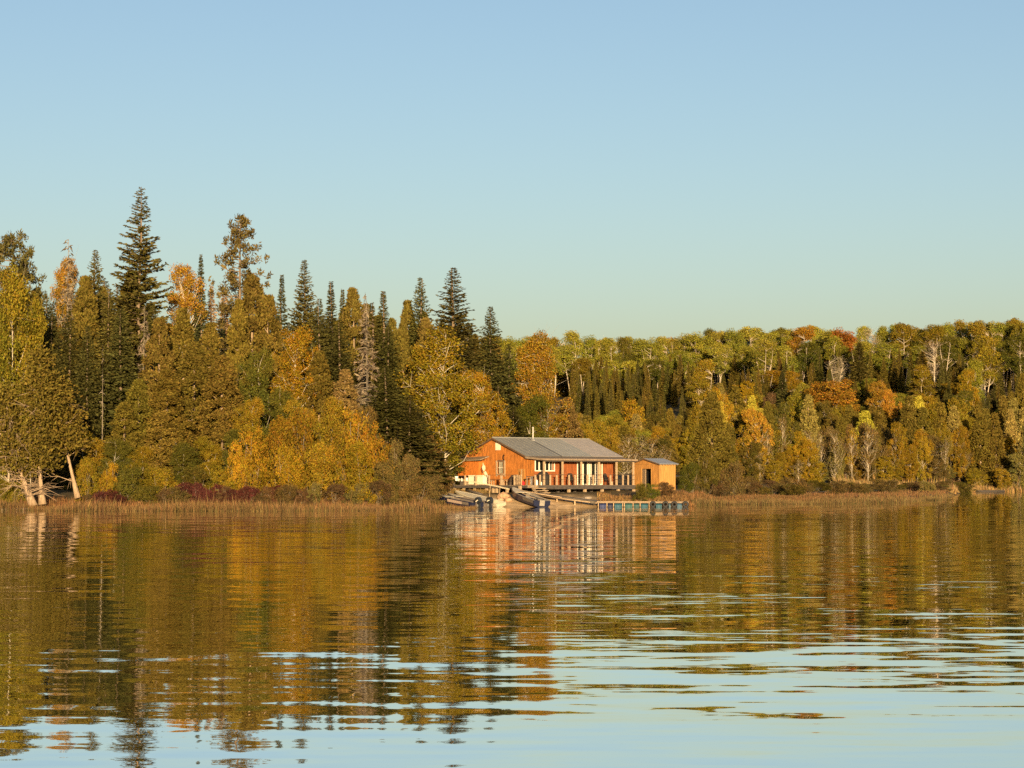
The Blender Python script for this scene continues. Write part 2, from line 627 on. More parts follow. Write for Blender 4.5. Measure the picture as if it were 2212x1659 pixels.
def broadleaf(seed, H=16., R=4., low=0.25, ncl=75, per=62, leaf=0.25, cl=1.0, top=1.0, bark=None, lean=0.0,
              limb_frac=0.6, tr=0.0075, bare=0.0, flat=0.8, stems=1, spread=0.0):
    r = np.random.default_rng(seed)
    mb = MB()
    c_z, c_r = H * (low + 1) / 2, H * (1 - low) / 2
    axes = []
    for s in range(stems):
        a = 2 * PI * s / max(1, stems) + r.uniform(0, 1)
        o = np.array([math.cos(a), math.sin(a), 0]) * (spread if stems > 1 else 0)
        top_p = np.array([lean + r.normal(0, .05) * R, r.normal(0, .05) * R, H * 0.86]) + o * 2.2
        m1 = top_p * 0.33 + np.array([r.normal(0, .05) * R, r.normal(0, .05) * R, 0])
        m2 = top_p * 0.66 + np.array([r.normal(0, .07) * R, r.normal(0, .07) * R, 0])
        pts = [o * 0.25, m1, m2, top_p]
        mb.tube([tuple(p) for p in pts], [tr * H, tr * H * .78, tr * H * .48, 0.015], 6)
        axes.append(np.array(pts))

    def axis_at(ax, z):
        return np.array([np.interp(z, ax[:, 2], ax[:, 0]), np.interp(z, ax[:, 2], ax[:, 1]), z])

    nl = int(r.integers(6, 10))
    lob = []
    for q_ in range(nl):
        f = (q_ + r.uniform(0, 1)) / nl
        az = r.uniform(0, 2 * PI)
        wide = math.sin(PI * min(1, .18 + .74 * f)) ** .8
        d_ = R * wide * r.uniform(.15, .68)
        lob.append((math.cos(az) * d_ + lean * f, math.sin(az) * d_, H * (low + (1 - low) * (.08 + .86 * f)), R * wide * r.uniform(.42, .72) + .1 * R, r.uniform(0, 1)))
    C, hq = [], []
    while len(C) < ncl:
        L_ = lob[r.integers(0, nl)]
        v = r.normal(0, 1, 3)
        v /= np.linalg.norm(v)
        p = np.array(L_[:3]) + v * r.uniform(.3, 1.0) ** .5 * L_[3] * np.array([1, 1, .85 * max(.7, min(1.6, c_r / R))])
        if p[2] < H * low * .9 or p[2] > H * .985: continue
        C.append(p)
        hq.append(L_[4])
    C, hq = np.array(C), np.array(hq)
    cs = r.uniform(0.65, 1.25, ncl) * cl
    tv = np.clip(r.normal(0.5, 0.18, ncl), 0, 1)
    for j in range(ncl):
        if r.random() > limb_frac: continue
        c = C[j]
        ax = axes[r.integers(0, stems)]
        h = np.hypot(c[0], c[1])
        z0 = np.clip(c[2] - h * r.uniform(0.7, 1.3) - 0.4, H * low * 0.55, H * 0.8)
        s = axis_at(ax, z0)
        mid = s * 0.45 + c * 0.55 + np.array([r.normal(0, .25), r.normal(0, .25), -0.12 * h])
        r0 = 0.0032 * H * r.uniform(0.6, 1.2)
        mb.tube([tuple(s), tuple(mid), tuple(c)], [r0, r0 * .65, r0 * .22], 4, cap=False)
        for _ in range(2):
            e = c + r.normal(0, 1, 3) * cs[j] * 0.9
            mb.tube([tuple(mid * .4 + c * .6), tuple(e)], [r0 * .4, r0 * .12], 3, cap=False)
    me_w = wood_mesh('trunk', mb, bark or M_birch)
    if bare >= 1: return me_w, None, H, R
    keep = r.random(ncl) > bare
    idx = np.repeat(np.nonzero(keep)[0], per)
    n = len(idx)
    off = unit(r.normal(0, 1, (n, 3))) * (r.uniform(0, 1, n) ** 0.45)[:, None] * cs[idx][:, None] * np.array([1, 1, flat])
    P = C[idx] + off
    P[:, 2] = np.maximum(P[:, 2], 0.1)
    D = unit(r.normal(0, 1, (n, 3)) + np.array([0, 0, -0.35]))
    N = unit(r.normal(0, 0.8, (n, 3)) + unit(off) * 0.9 + np.array([0, 0, 0.3]))
    L = leaf * r.uniform(0.7, 1.35, n)
    V = tv[idx] * 0.5 + r.uniform(0, 1, n) * 0.5
    hu = np.clip(hq[idx] * .75 + r.normal(0, .25, n) + .35 * (.5 - (P[:, 2] - H * low) / (H * (1 - low))), 0, 1)
    return me_w, crown_mesh('crown', kites(P, D, N, L, L * r.uniform(.6, .85, n), 0.5), V, M_leaf, hu), H, R


def pine(seed, H=25., R=3.4, low=0.45, nb=46, flat=False):
    r = np.random.default_rng(seed)
    mb = MB()
    b1, b2 = r.normal(0, .25, 2), r.normal(0, .3, 2)
    mb.tube([(0, 0, 0), (b1[0], b1[1], H * .5), (b2[0], b2[1], H * .97)], [0.012 * H, 0.0085 * H, 0.04], 7)
    P, D, N, L, V = [], [], [], [], []
    for k in range(nb):
        f = (k + r.uniform(0, 1)) / nb
        z = H * (low + (1 - low) * f * 0.97)
        prof = (0.55 + 0.45 * math.sin(PI * min(1, f * 1.05))) * (1.0 if f < .75 else (1 - (f - .75) * (1.2 if flat else 2.6)))
        Lb = R * prof * r.uniform(0.45, 1.15)
        az = r.uniform(0, 2 * PI)
        out = np.array([math.cos(az), math.sin(az), 0])
        up = r.uniform(-0.05, 0.38)
        s = np.array([0, 0, z]) + np.array([*(b1 * (1 - f) + b2 * f), 0])
        mid = s + out * Lb * .55 + np.array([0, 0, up * Lb * .3 + r.normal(0, .12)])
        e = s + out * Lb + np.array([0, 0, up * Lb])
        mb.tube([tuple(s), tuple(mid), tuple(e)], [0.06, 0.04, 0.015], 3, cap=False)
        for c in range(max(2, int(Lb * 1.5))):
            t = r.uniform(0.4, 1.05)
            c0 = s * (1 - t) + e * t + np.append(r.normal(0, 0.28, 2), r.normal(0.12, 0.2))
            n = 26
            dd = unit(r.normal(0, 1, (n, 3)) + np.array([0, 0, 0.55]) + out * 0.4)
            P.append(c0 + r.normal(0, 0.16, (n, 3))); D.append(dd); N.append(unit(r.normal(0, 1, (n, 3))))
            L.append(r.uniform(0.28, 0.5, n)); V.append(np.clip(r.normal(0.5, .14) + r.normal(0, .2, n), 0, 1))
    L = np.concatenate(L)
    return wood_mesh('trunk', mb, M_bark), crown_mesh('crown', kites(np.concatenate(P), np.concatenate(D), np.concatenate(N), L, L * .36), np.concatenate(V), M_needle), H, R


def dead_conifer(seed, H=14., R=1.6, low=0.1, nb=120, needles=True, n_sc=1.0):
    r = np.random.default_rng(seed)
    mb = MB()
    mb.tube([(0, 0, 0), (r.normal(0, .08), 0, H * .5), (0, 0, H)], [0.011 * H, 0.007 * H, 0.015], 6)
    P, D = [], []
    for k in range(nb):
        f = r.uniform(0, 1)
        z = H * (low + (1 - low) * f)
        Lb = (R * (1 - f) ** .7 + .15) * r.uniform(.4, 1.1)
        az = r.uniform(0, 2 * PI)
        out = np.array([math.cos(az), math.sin(az), 0])
        e = np.array([0, 0, z]) + out * Lb + np.array([0, 0, -0.25 * Lb + r.normal(0, .1)])
        mb.tube([(0, 0, z), tuple(out * Lb * .5 + np.array([0, 0, z - .02 * Lb])), tuple(e)], [0.035, 0.024, 0.008], 3, cap=False)
        n = int(8 * Lb * n_sc)
        if n:
            t = r.uniform(.3, 1, n)
            P.append(np.array([0, 0, z]) * (1 - t)[:, None] + e * t[:, None])
            D.append(unit(out + r.normal(0, .7, (n, 3)) + np.array([0, 0, -.6])))
    w_ = wood_mesh('trunk', mb, M_dead)
    if not needles: return w_, None, H, R
    P, D = np.concatenate(P), np.concatenate(D)
    n = len(P)
    L = r.uniform(.3, .6, n)
    return w_, crown_mesh('crown', kites(P, D, unit(r.normal(0, 1, (n, 3))), L, L * .28), r.uniform(0, 1, n), M_needle), H, R


PROTO = {
    'spruce': [conifer(100 + i, 20, 3.1, 0.03, 0.40, 11, 0.84, 0.24, 0.10, 0.34, spray=0.56, dens=9) for i in range(4)],
    'tall_spruce': [conifer(131 + i, 28, 4.4, 0.06, 0.46, 9, 0.86, 0.14, 0.08, 0.60, spray=0.66, dens=13, gaps=0.08, show_limbs=True) for i in range(2)],
    'spire': [conifer(160 + i, 17, 1.35, 0.03, 0.36, 10, 1.0, 0.35, 0.15, 0.34, spray=0.46, dens=9) for i in range(4)],
    'cedar': [cedar(200 + i, 16, 3.0, n=30000, size=0.245) for i in range(5)],
    'birch': [broadleaf(300 + i, 16, 4.0, 0.22, 150, 165, 0.165, 0.86) for i in range(4)],
    'topbirch': [broadleaf(320 + i, 22, 3.2, 0.68, 70, 200, 0.18, 0.95, tr=.006) for i in range(2)],
    'leafy': [broadleaf(340 + i, 14, 3.4, 0.06, 150, 165, 0.165, 0.82, top=0.75, limb_frac=.2) for i in range(3)],
    'aspen': [broadleaf(400 + i, 22, 3.6, 0.38, 90, 190, 0.28, 1.2, bark=M_pale, tr=0.006, limb_frac=.6, flat=.95, stems=3, spread=1.0) for i in range(6)],
    'bareaspen': [broadleaf(430 + i, 22, 3.8, 0.35, 80, 26, 0.28, 1.2, bark=M_pale, tr=0.008, limb_frac=1.0, bare=.35, stems=2, spread=.8) for i in range(2)],
    'roundtree': [broadleaf(440 + i, 13, 4.0, 0.08, 125, 140, 0.25, 0.88, bark=M_pale, limb_frac=.3, tr=.008) for i in range(4)],
    'shrub': [broadleaf(500 + i, 4, 2.1, 0.02, 84, 120, 0.125, 0.52, bark=M_dead, tr=0.007, stems=4, spread=0.35, limb_frac=.35) for i in range(4)],
    'bare': [broadleaf(540 + i, 9, 2.2, 0.22, 46, 22, 0.26, 0.8, bark=M_pale, tr=0.0085, limb_frac=1.0, bare=.25) for i in range(4)],
    'pine': [pine(600, 25, 3.0, 0.42, 90), pine(601, 22, 5.0, 0.40, 110, True), pine(602, 24, 3.2, .5, 90)],
    'dead': [dead_conifer(640 + i, 14, 1.7, nb=190) for i in range(3)],
    'snag': [dead_conifer(660, 9, .8, .2, 40, needles=False), dead_conifer(661, 9, .5, .3, 18, needles=False)],
    'farspruce': [conifer(700 + i, 15, 1.45, 0.03, 0.42, 9, 0.9, 0.25, 0.15, 0.3, spray=0.85, dens=5.5) for i in range(4)],
    'farcedar': [cedar(720 + i, 13, 2.6, n=15000, size=0.34, cl=1.05) for i in range(4)],
}
MESH_NAME = {'shrub': ('stems', 'foliage')}
COLS = {
    'dark': (.068, .063, .019), 'spruce': (.086, .076, .021), 'blue': (.072, .074, .030), 'olive': (.118, .090, .019),
    'cedar': (.128, .094, .020), 'cedarbrown': (.126, .091, .022), 'pine': (.098, .083, .027), 'pinebrown': (.118, .088, .030),
    'gold': (.310, .180, .018), 'deepgold': (.245, .142, .016), 'rust': (.255, .140, .018), 'goldolive': (.255, .165, .019), 'goldorange': (.38, .205, .028), 'orange': (.305, .155, .022), 'redorange': (.44, .15, .030),
    'peach': (.34, .205, .090), 'yellowgreen': (.235, .170, .021), 'green': (.125, .110, .019), 'aspen': (.250, .222, .031), 'aspen2': (.310, .262, .038),
    'brown': (.165, .108, .036), 'redbrown': (.140, .082, .036), 'red': (.120, .036, .030), 'grey': (.22, .160, .095), 'deadgrey': (.150, .120, .080), 'greygreen': (.205, .162, .048), 'yellow': (.46, .290, .022),
}
TREES = []          # (empty, zone, description, xD, label)
SPEC_WORDS = {'spruce': ('spruce_tree', 'tree'), 'tall_spruce': ('spruce_tree', 'tree'), 'spire': ('fir_tree', 'tree'), 'cedar': ('cedar_tree', 'tree'),
              'birch': ('birch_tree', 'tree'), 'leafy': ('poplar_tree', 'tree'), 'topbirch': ('birch_tree', 'tree'), 'aspen': ('aspen_tree', 'tree'), 'bareaspen': ('aspen_tree', 'tree'), 'roundtree': ('maple_tree', 'tree'),
              'shrub': ('shrub', 'shrub'), 'bare': ('bare_tree', 'tree'), 'pine': ('pine_tree', 'tree'), 'dead': ('dead_tree', 'dead tree'),
              'snag': ('dead_snag', 'dead tree'), 'farspruce': ('spruce_tree', 'tree'), 'farcedar': ('cedar_tree', 'tree')}


def plant(sp, xd, top, Y, half, colr, zone, desc=None, label=None, var=None, jit=0.08, rz=None):
    """Stand one tree at distance Y on the sight line xd, its tip at height line top, half its width given in the same units."""
    p = at(xd, top, Y)
    zb = float(ground_z(p.x, Y)) - 0.08
    h = max(0.6, p.z - zb)
    i = random.randrange(len(PROTO[sp])) if var is None else var
    tw, cr, H, R = PROTO[sp][i]
    name, cat = SPEC_WORDS[sp]
    e = empty(name, (p.x, Y, zb), random.uniform(0, 2 * PI) if rz is None else rz)
    half *= {'spruce': 1.9, 'spire': 2.7, 'tall_spruce': 1.4, 'cedar': 1.3 if zone in ('near', 'back') else 1.0}.get(sp, 1.0)
    s = (half / FD * Y) / R
    e.scale = (s, s, h / H)
    e['category'] = cat
    nm = MESH_NAME.get(sp, ('trunk', 'crown'))
    link(nm[0], tw, e)
    if cr is not None:
        c = link(nm[1], cr, e)
        b = np.array(COLS[colr]) * np.exp(rng.normal(0, jit * .5, 3) * np.array([.8, .8, 1]) + rng.normal(0, jit))
        c.color = (*np.clip(b, 0, 1), 1)
    TREES.append((e, zone, desc, xd, label))
    return e


NEAR = [
    # sp, x, top, Y, half, colour, label
    ('pine', 34, 503, 216, 84, 'pine', 'spreading flat topped pine at the outer end of the near forest', 1),
    ('dead', 148, 517, 216, 40, 'deadgrey', 'bare dead spire rising out of a golden birch crown', 0),
    ('topbirch', 146, 560, 222, 32, 'goldorange', 'golden birch crown wrapped round a bare dead spire', 0),
    ('spruce', 207, 533, 214, 42, 'spruce', 'pointed spruce between the bare dead spire and the tallest spruce', 0),
    ('tall_spruce', 305, 394, 214, 88, 'spruce', 'tallest spruce with a ragged crown high above the near forest', 0),
    ('topbirch', 405, 575, 222, 50, 'goldorange', 'golden yellow birch crown between the tallest spruce and the tall pine', 1),
    ('spire', 434, 542, 222, 15, 'blue', 'thin dark spire standing up through the golden birch crown', 0),
    ('spire', 457, 612, 240, 17, 'peach', 'peach coloured tamarack beside the golden birch crown', 1),
    ('spire', 484, 622, 240, 18, 'peach', 'peach coloured tamarack next to the tall open pine', 2),
    ('pine', 520, 466, 213, 58, 'pinebrown', 'tall open crowned pine, second highest tree of the near forest', 0),
    ('cedar', 545, 597, 206, 66, 'cedarbrown', 'brown cedar standing under the tall open crowned pine', 0),
    ('spire', 609, 587, 216, 17, 'blue', 'slim blue green fir between the tall pine and a broad spruce', 1),
    ('spruce', 657, 557, 212, 47, 'spruce', 'broad dense spruce on the skyline, halfway along the near forest', 1),
    ('spire', 715, 604, 211, 20, 'dark', 'slim fir beside the broad dense skyline spruce', 2),
    ('spire', 740, 621, 215, 15, 'spruce', 'very thin fir tip next to a brown cedar top', 3),
    ('cedar', 763, 625, 211, 52, 'cedarbrown', 'brown cedar top among thin fir tips on the skyline', 1),
    ('dead', 789, 631, 205, 14, 'deadgrey', 'thin leafless spire above a grey dead spruce', 2),
    ('spire', 803, 648, 212, 20, 'spruce', 'short fir tip just beside the thin leafless spire', 0),
    ('spire', 828, 623, 214, 20, 'dark', 'slim fir standing alone on the skyline short of the paired spruces', 1),
    ('spruce', 908, 595, 213, 40, 'spruce', 'smaller of the paired skyline spruces above the big birch', 2),
    ('cedar', 880, 652, 214, 44, 'cedarbrown', 'reddish brown cedar at the side of the smaller paired spruce', 2),
    ('spruce', 980, 572, 211, 62, 'dark', 'larger of the paired skyline spruces above the big birch', 3),
    ('spruce', 1060, 657, 213, 44, 'dark', 'last dark spruce of the near forest, behind the cabin gable', 0),
    ('spruce', 1098, 740, 217, 40, 'dark', 'dark spruce between the big birch and the orange birch', 1),
    ('leafy', 22, 560, 197, 78, 'yellowgreen', 'bright yellow green poplar beneath the spreading flat topped pine', 0),
    ('leafy', 70, 640, 199, 42, 'yellowgreen', 'yellow green poplar leaning against the dark spruces', 1),
    ('dead', 792, 655, 198, 46, 'deadgrey', 'grey dead spruce with drooping bare boughs halfway along the forest', 1),
    ('dead', 312, 662, 196, 30, 'deadgrey', 'grey dead spruce below the tallest spruce', 0),
    ('snag', 222, 742, 186, 10, 'grey', 'broken brown dead trunk between dark spruces', 0),
    ('snag', 180, 858, 181, 5, 'grey', 'thin white dead trunk by the leaning cedars', 1),
    ('birch', 640, 706, 192, 70, 'gold', 'yellow birch with a pale forked trunk halfway up the near forest', 2),
    ('birch', 965, 710, 204, 108, 'goldolive', 'big golden birch with white limbs reaching over the cabin gable', 3),
    ('birch', 1040, 800, 207, 62, 'gold', 'lower golden birch just behind the cabin ridge', 0),
    ('birch', 1180, 716, 216, 74, 'rust', 'orange birch with white trunk behind the cabin stovepipe', 1),
    ('leafy', 1150, 850, 212, 52, 'green', 'green leafy poplar under the orange birch behind the cabin', 2),
    ('leafy', 962, 880, 207, 56, 'green', 'green leafy poplar hanging over the cabin annex', 1),
]
for sp, x, top, Y, hw, c, lab, v in NEAR:
    plant(sp, x, top, Y, hw, c, 'near', None, lab, var=v)

NEAR2 = [
    ('spruce', 112, 650, 206, 40, 'dark'), ('spruce', 150, 668, 196, 42, 'dark'), ('spruce', 190, 700, 190, 36, 'dark'), ('spruce', 262, 660, 192, 48, 'dark'),
    ('spruce', 236, 618, 207, 44, 'spruce'), ('spruce', 330, 655, 207, 46, 'spruce'), ('cedar', 185, 600, 210, 58, 'olive'), ('cedar', 285, 590, 216, 66, 'olive'),
    ('cedar', 395, 668, 204, 56, 'cedar'), ('cedar', 345, 690, 194, 58, 'cedarbrown'), ('cedar', 455, 700, 200, 56, 'cedar'), ('cedar', 515, 650, 202, 46, 'cedar'),
    ('cedar', 420, 740, 187, 70, 'olive'), ('cedar', 360, 800, 182, 64, 'cedar'), ('cedar', 480, 770, 185, 66, 'cedarbrown'), ('cedar', 300, 820, 182, 58, 'olive'),
    ('cedar', 580, 640, 204, 54, 'olive'), ('leafy', 560, 740, 190, 58, 'green'), ('leafy', 610, 830, 184, 52, 'green'), ('leafy', 545, 850, 182, 44, 'goldolive'),
    ('spruce', 690, 640, 206, 40, 'dark'), ('spruce', 735, 690, 200, 46, 'dark'), ('cedar', 690, 760, 192, 54, 'olive'), ('cedar', 745, 800, 188, 50, 'brown'),
    ('spruce', 840, 700, 205, 42, 'dark'), ('spruce', 835, 790, 193, 52, 'dark'), ('spruce', 885, 850, 190, 48, 'dark'), ('cedar', 920, 690, 208, 46, 'cedarbrown'),
    ('cedar', 870, 700, 208, 40, 'olive'), ('spruce', 1010, 700, 211, 50, 'dark'), ('spruce', 1080, 830, 211, 46, 'dark'), ('spruce', 1110, 880, 209, 44, 'dark'),
    ('cedar', 1040, 880, 213, 50, 'brown'), ('cedar', 928, 940, 192, 40, 'brown'), ('spruce', 905, 880, 195, 40, 'dark'), ('cedar', 1225, 860, 219, 46, 'brown'),
    ('leafy', 200, 930, 178, 40, 'goldolive'), ('leafy', 250, 950, 177, 44, 'green'), ('leafy', 305, 960, 178, 42, 'goldolive'), ('cedar', 270, 870, 180, 52, 'olive'),
    ('leafy', 400, 950, 178, 46, 'green'), ('cedar', 350, 890, 180, 54, 'cedar'), ('leafy', 450, 940, 178, 42, 'goldolive'), ('leafy', 500, 930, 179, 44, 'green'),
    ('leafy', 650, 860, 183, 50, 'goldolive'), ('leafy', 720, 850, 183, 52, 'goldolive'), ('leafy', 790, 870, 183, 46, 'brown'),
]
D_NAME = {'dark': 'dark green', 'spruce': 'mid green', 'blue': 'blue green', 'olive': 'olive', 'cedar': 'olive brown', 'cedarbrown': 'reddish brown', 'pine': 'grey green',
          'gold': 'golden yellow', 'deepgold': 'golden', 'goldolive': 'yellow olive', 'goldorange': 'orange gold', 'orange': 'orange', 'redorange': 'red orange', 'peach': 'peach', 'yellowgreen': 'yellow green',
          'green': 'leaf green', 'aspen': 'green', 'aspen2': 'pale green', 'brown': 'brown', 'redbrown': 'red brown', 'red': 'dark red', 'grey': 'grey', 'deadgrey': 'grey', 'greygreen': 'grey green', 'yellow': 'bright yellow'}
S_NAME = {'spruce': 'spruce', 'spire': 'fir', 'cedar': 'cedar', 'birch': 'birch', 'leafy': 'poplar', 'aspen': 'aspen', 'roundtree': 'maple', 'shrub': 'shrub', 'bare': 'half bare tree',
          'farspruce': 'spruce', 'farcedar': 'cedar', 'dead': 'dead tree', 'pine': 'pine', 'snag': 'dead trunk', 'tall_spruce': 'spruce'}


def dsc(sp, c):
    return D_NAME[c] + ' ' + S_NAME[sp]


for sp, x, top, Y, hw, c in NEAR2:
    plant(sp, x, top, Y, hw, c, 'near', dsc(sp, c))

# back rows that close the near forest
SKY_X = [-80, 0, 90, 180, 260, 350, 430, 500, 560, 620, 700, 800, 860, 920, 1000, 1060, 1110]
SKY_Y = [575, 580, 590, 592, 598, 655, 672, 655, 628, 650, 640, 652, 690, 668, 660, 725, 790]
for k in range(64):
    x = -70 + 1180 * (k + random.uniform(.1, .9)) / 64
    sp = random.choice(['spruce', 'cedar', 'spruce', 'cedar', 'spire'])
    c = random.choice({'spruce': ['dark', 'spruce'], 'cedar': ['olive', 'cedar', 'cedarbrown'], 'spire': ['dark', 'blue']}[sp])
    Y = random.uniform(222, 262)
    plant(sp, x, np.interp(x, SKY_X, SKY_Y) + random.uniform(4, 52), Y, random.uniform(34, 52) if sp != 'spire' else 22, c, 'back', dsc(sp, c))
# golden shrubs in front of the trees, low red and brown brush at the shore
for x, top, Y, hw, c in [(545, 925, 177, 44, 'deepgold'), (600, 905, 178, 50, 'deepgold'), (655, 890, 178, 50, 'deepgold'), (705, 900, 178, 46, 'deepgold'), (755, 885, 178, 50, 'deepgold'),
                         (800, 915, 179, 42, 'deepgold'), (842, 950, 180, 38, 'brown'), (520, 955, 176, 30, 'gold'), (880, 985, 181, 34, 'brown'), (690, 960, 176, 44, 'goldolive'),
                         (620, 965, 176, 40, 'gold'), (780, 960, 176, 44, 'deepgold'), (830, 1000, 177, 34, 'brown')]:
    plant('shrub', x, top, Y, hw, c, 'shore', 'tall ' + dsc('shrub', c))
for x, top, Y, hw, c in [(190, 990, 174.5, 28, 'goldolive'), (235, 1000, 174.5, 26, 'gold'), (30, 1040, 172.5, 30, 'yellowgreen'), (0, 1035, 173, 34, 'yellowgreen'),
                         (215, 1062, 173, 26, 'red'), (250, 1058, 173.5, 28, 'red'), (190, 1068, 173, 18, 'redbrown'), (320, 1050, 174.5, 36, 'green'),
                         (672, 1042, 174, 26, 'greygreen'), (720, 1046, 175, 36, 'redbrown'), (770, 1044, 175, 32, 'greygreen'), (815, 1040, 176, 34, 'redbrown'), (860, 1038, 177, 36, 'brown'),
                         (905, 1030, 180, 40, 'brown'), (935, 1028, 187, 34, 'brown'), (920, 990, 190, 44, 'brown'), (958, 1040, 197, 20, 'brown'), (280, 1010, 175, 40, 'green'),
                         (350, 1010, 175.5, 40, 'goldolive'), (430, 1010, 176, 44, 'olive'), (490, 1015, 176, 36, 'goldolive'), (945, 985, 200, 28, 'brown'), (965, 1010, 208, 24, 'brown')]:
    plant('shrub', x, top, Y, hw, c, 'shore', 'low ' + dsc('shrub', c))

x = 355
while x < 655:
    plant('shrub', x, random.uniform(1043, 1062), random.uniform(172.8, 175.2), random.uniform(18, 34), random.choice(['red', 'red', 'redbrown', 'red', 'brown']), 'shore', 'low ' + dsc('shrub', 'red'))
    TREES[-1] = (*TREES[-1][:2], 'low reddish shrub', *TREES[-1][3:])
    x += random.uniform(10, 19)
# --- far side: crest, slope, shore
CR_X = [1040, 1100, 1150, 1240, 1290, 1400, 1500, 1570, 1640, 1740, 1825, 1900, 2000, 2100, 2212, 2330]
CR_Y = [728, 722, 723, 716, 730, 728, 714, 703, 708, 705, 703, 701, 699, 692, 687, 684]
CREST = {1235: ('aspen', 'aspen2', 'pale open aspen crown highest above the orange birch'), 1738: ('aspen', 'orange', 'orange aspen on the far hilltop beside the red orange one'),
         1826: ('aspen', 'redorange', 'red orange aspen, the reddest crown on the far hilltop'), 1880: ('bareaspen', 'grey', 'nearly bare greyish aspen next to the red orange crown')}
for x, (sp, c, lab) in CREST.items():
    plant(sp, x, np.interp(x, CR_X, CR_Y) + (6 if c == 'redorange' else 1), 594, 36, c, 'crest', None, lab)
x = 1050
while x < 2330:
    if min(abs(x - k) for k in CREST) > 16:
        c = random.choices(['aspen', 'aspen2', 'yellowgreen', 'green', 'gold', 'orange'], [8, 4, 3, 3, .6, .3])[0]
        plant('aspen', x, np.interp(x, CR_X, CR_Y) + random.uniform(-1, 13), random.uniform(596, 622), random.uniform(25, 37), c, 'crest', dsc('aspen', c))
    x += random.uniform(15, 26)
x = 1040
while x < 2330:       # second rank below the crest line
    c = random.choices(['aspen', 'aspen2', 'yellowgreen', 'green', 'gold'], [8, 3, 3, 3, .8])[0]
    plant('aspen', x, np.interp(x, CR_X, CR_Y) + random.uniform(22, 52), random.uniform(572, 592), random.uniform(28, 40), c, 'crest2', dsc('aspen', c))
    x += random.uniform(40, 95)
x = 1040
while x < 2330:       # behind the crest, closing the gaps between the trunks
    c = random.choice(['dark', 'spruce', 'olive'])
    plant('farcedar', x, np.interp(x, CR_X, CR_Y) + random.uniform(22, 60), random.uniform(618, 640), random.uniform(28, 40), c, 'behind', dsc('farcedar', c))
    x += random.uniform(15, 24)
# slope spruces behind the cabin
for k in range(72):
    x = random.uniform(1245, 1530)
    Y = random.uniform(505, 560)
    top = np.interp(x, [1245, 1300, 1380, 1450, 1530], [792, 800, 800, 800, 815]) + random.uniform(-15, 55) + (550 - Y) * .9
    plant('farspruce', x, top, Y, random.uniform(8, 13), random.choice(['spruce', 'spruce', 'olive', 'olive']), 'slope', 'narrow spruce')
# slope to the side of it: mixed wood
FAR_HERO = [
    ('roundtree', 1800, 820, 508, 66, 'orange', 'wide orange dome shaped maple on the far slope, largest orange crown'),
    ('farspruce', 1856, 738, 545, 30, 'spruce', 'tall dark spruce on the far slope over the orange dome'),
    ('farspruce', 1992, 758, 535, 34, 'olive', 'tall olive spruce on the far slope beyond the orange dome'),
    ('farspruce', 1690, 800, 530, 20, 'dark', 'dark spruce on the far slope just short of the orange dome'),
    ('roundtree', 1897, 822, 525, 28, 'orange', 'small orange maple beside the tall dark far slope spruce'),
    ('roundtree', 1630, 884, 470, 32, 'goldorange', 'bright orange gold maple beside the big cedar near the shed'),
    ('roundtree', 1665, 850, 500, 22, 'redbrown', 'red brown maple between orange gold maple and orange dome'),
    ('roundtree', 1362, 868, 410, 42, 'gold', 'golden maple above the cabin roof end'),
    ('cedar', 1537, 848, 262, 60, 'cedar', 'big olive brown cedar standing alone beyond the shed'),
    ('roundtree', 1545, 838, 480, 34, 'gold', 'golden maple crown peeping over the big lone cedar'),
    ('roundtree', 1920, 845, 500, 26, 'goldorange', 'orange gold maple under the tall olive spruce'),
    ('roundtree', 2090, 800, 520, 26, 'gold', 'golden maple high on the far slope past the olive spruce'),
    ('aspen', 1650, 735, 560, 34, 'aspen', 'green aspen with bare white trunk low on the far slope'),
    ('bareaspen', 1808, 765, 552, 34, 'grey', 'almost leafless white forked aspen above the orange dome'),
    ('bareaspen', 2020, 735, 560, 38, 'grey', 'leafless white trunked aspen above the tall olive spruce'),
]
for sp, x, top, Y, hw, c, lab in FAR_HERO:
    plant(sp, x, top, Y, hw, c, 'slope', None, lab)
for k in range(60):
    x = 1500 + 840 * (k + random.uniform(0, 1)) / 60
    Y = random.uniform(500, 560)
    sp = random.choices(['farcedar', 'roundtree', 'farspruce', 'aspen'], [3, 4, 2.5, 1.5])[0]
    c = random.choice({'farcedar': ['olive', 'cedar', 'greygreen'], 'roundtree': ['aspen', 'aspen2', 'yellowgreen', 'goldolive', 'gold', 'green'],
                       'farspruce': ['spruce', 'dark', 'olive'], 'aspen': ['aspen', 'goldolive', 'gold']}[sp])
    top = 826 + random.uniform(-5, 50) + (530 - Y) * 0.6 if sp != 'aspen' else random.uniform(770, 805)
    if 1735 < x < 1868: top = max(top, 872)
    plant(sp, x, top, Y, {'farcedar': 26, 'roundtree': 34, 'farspruce': 14, 'aspen': 28}[sp] * random.uniform(.85, 1.2), c, 'slope', dsc(sp, c))
# young pointed spruces scattered under the hilltop aspens
for k in range(120):
    x = 1235 + 1095 * (k + random.uniform(0, 1)) / 120
    Y = random.uniform(536, 588)
    p = at(x, 900, Y)
    z = float(ground_z(p.x, Y))
    h = random.uniform(6.5, 11.5)
    plant('farspruce', x, 1040 - (z + h - CAM_H) / Y * FD, Y, random.uniform(8, 13), random.choice(['spruce', 'olive', 'olive', 'cedar']), 'young', 'young pointed spruce')
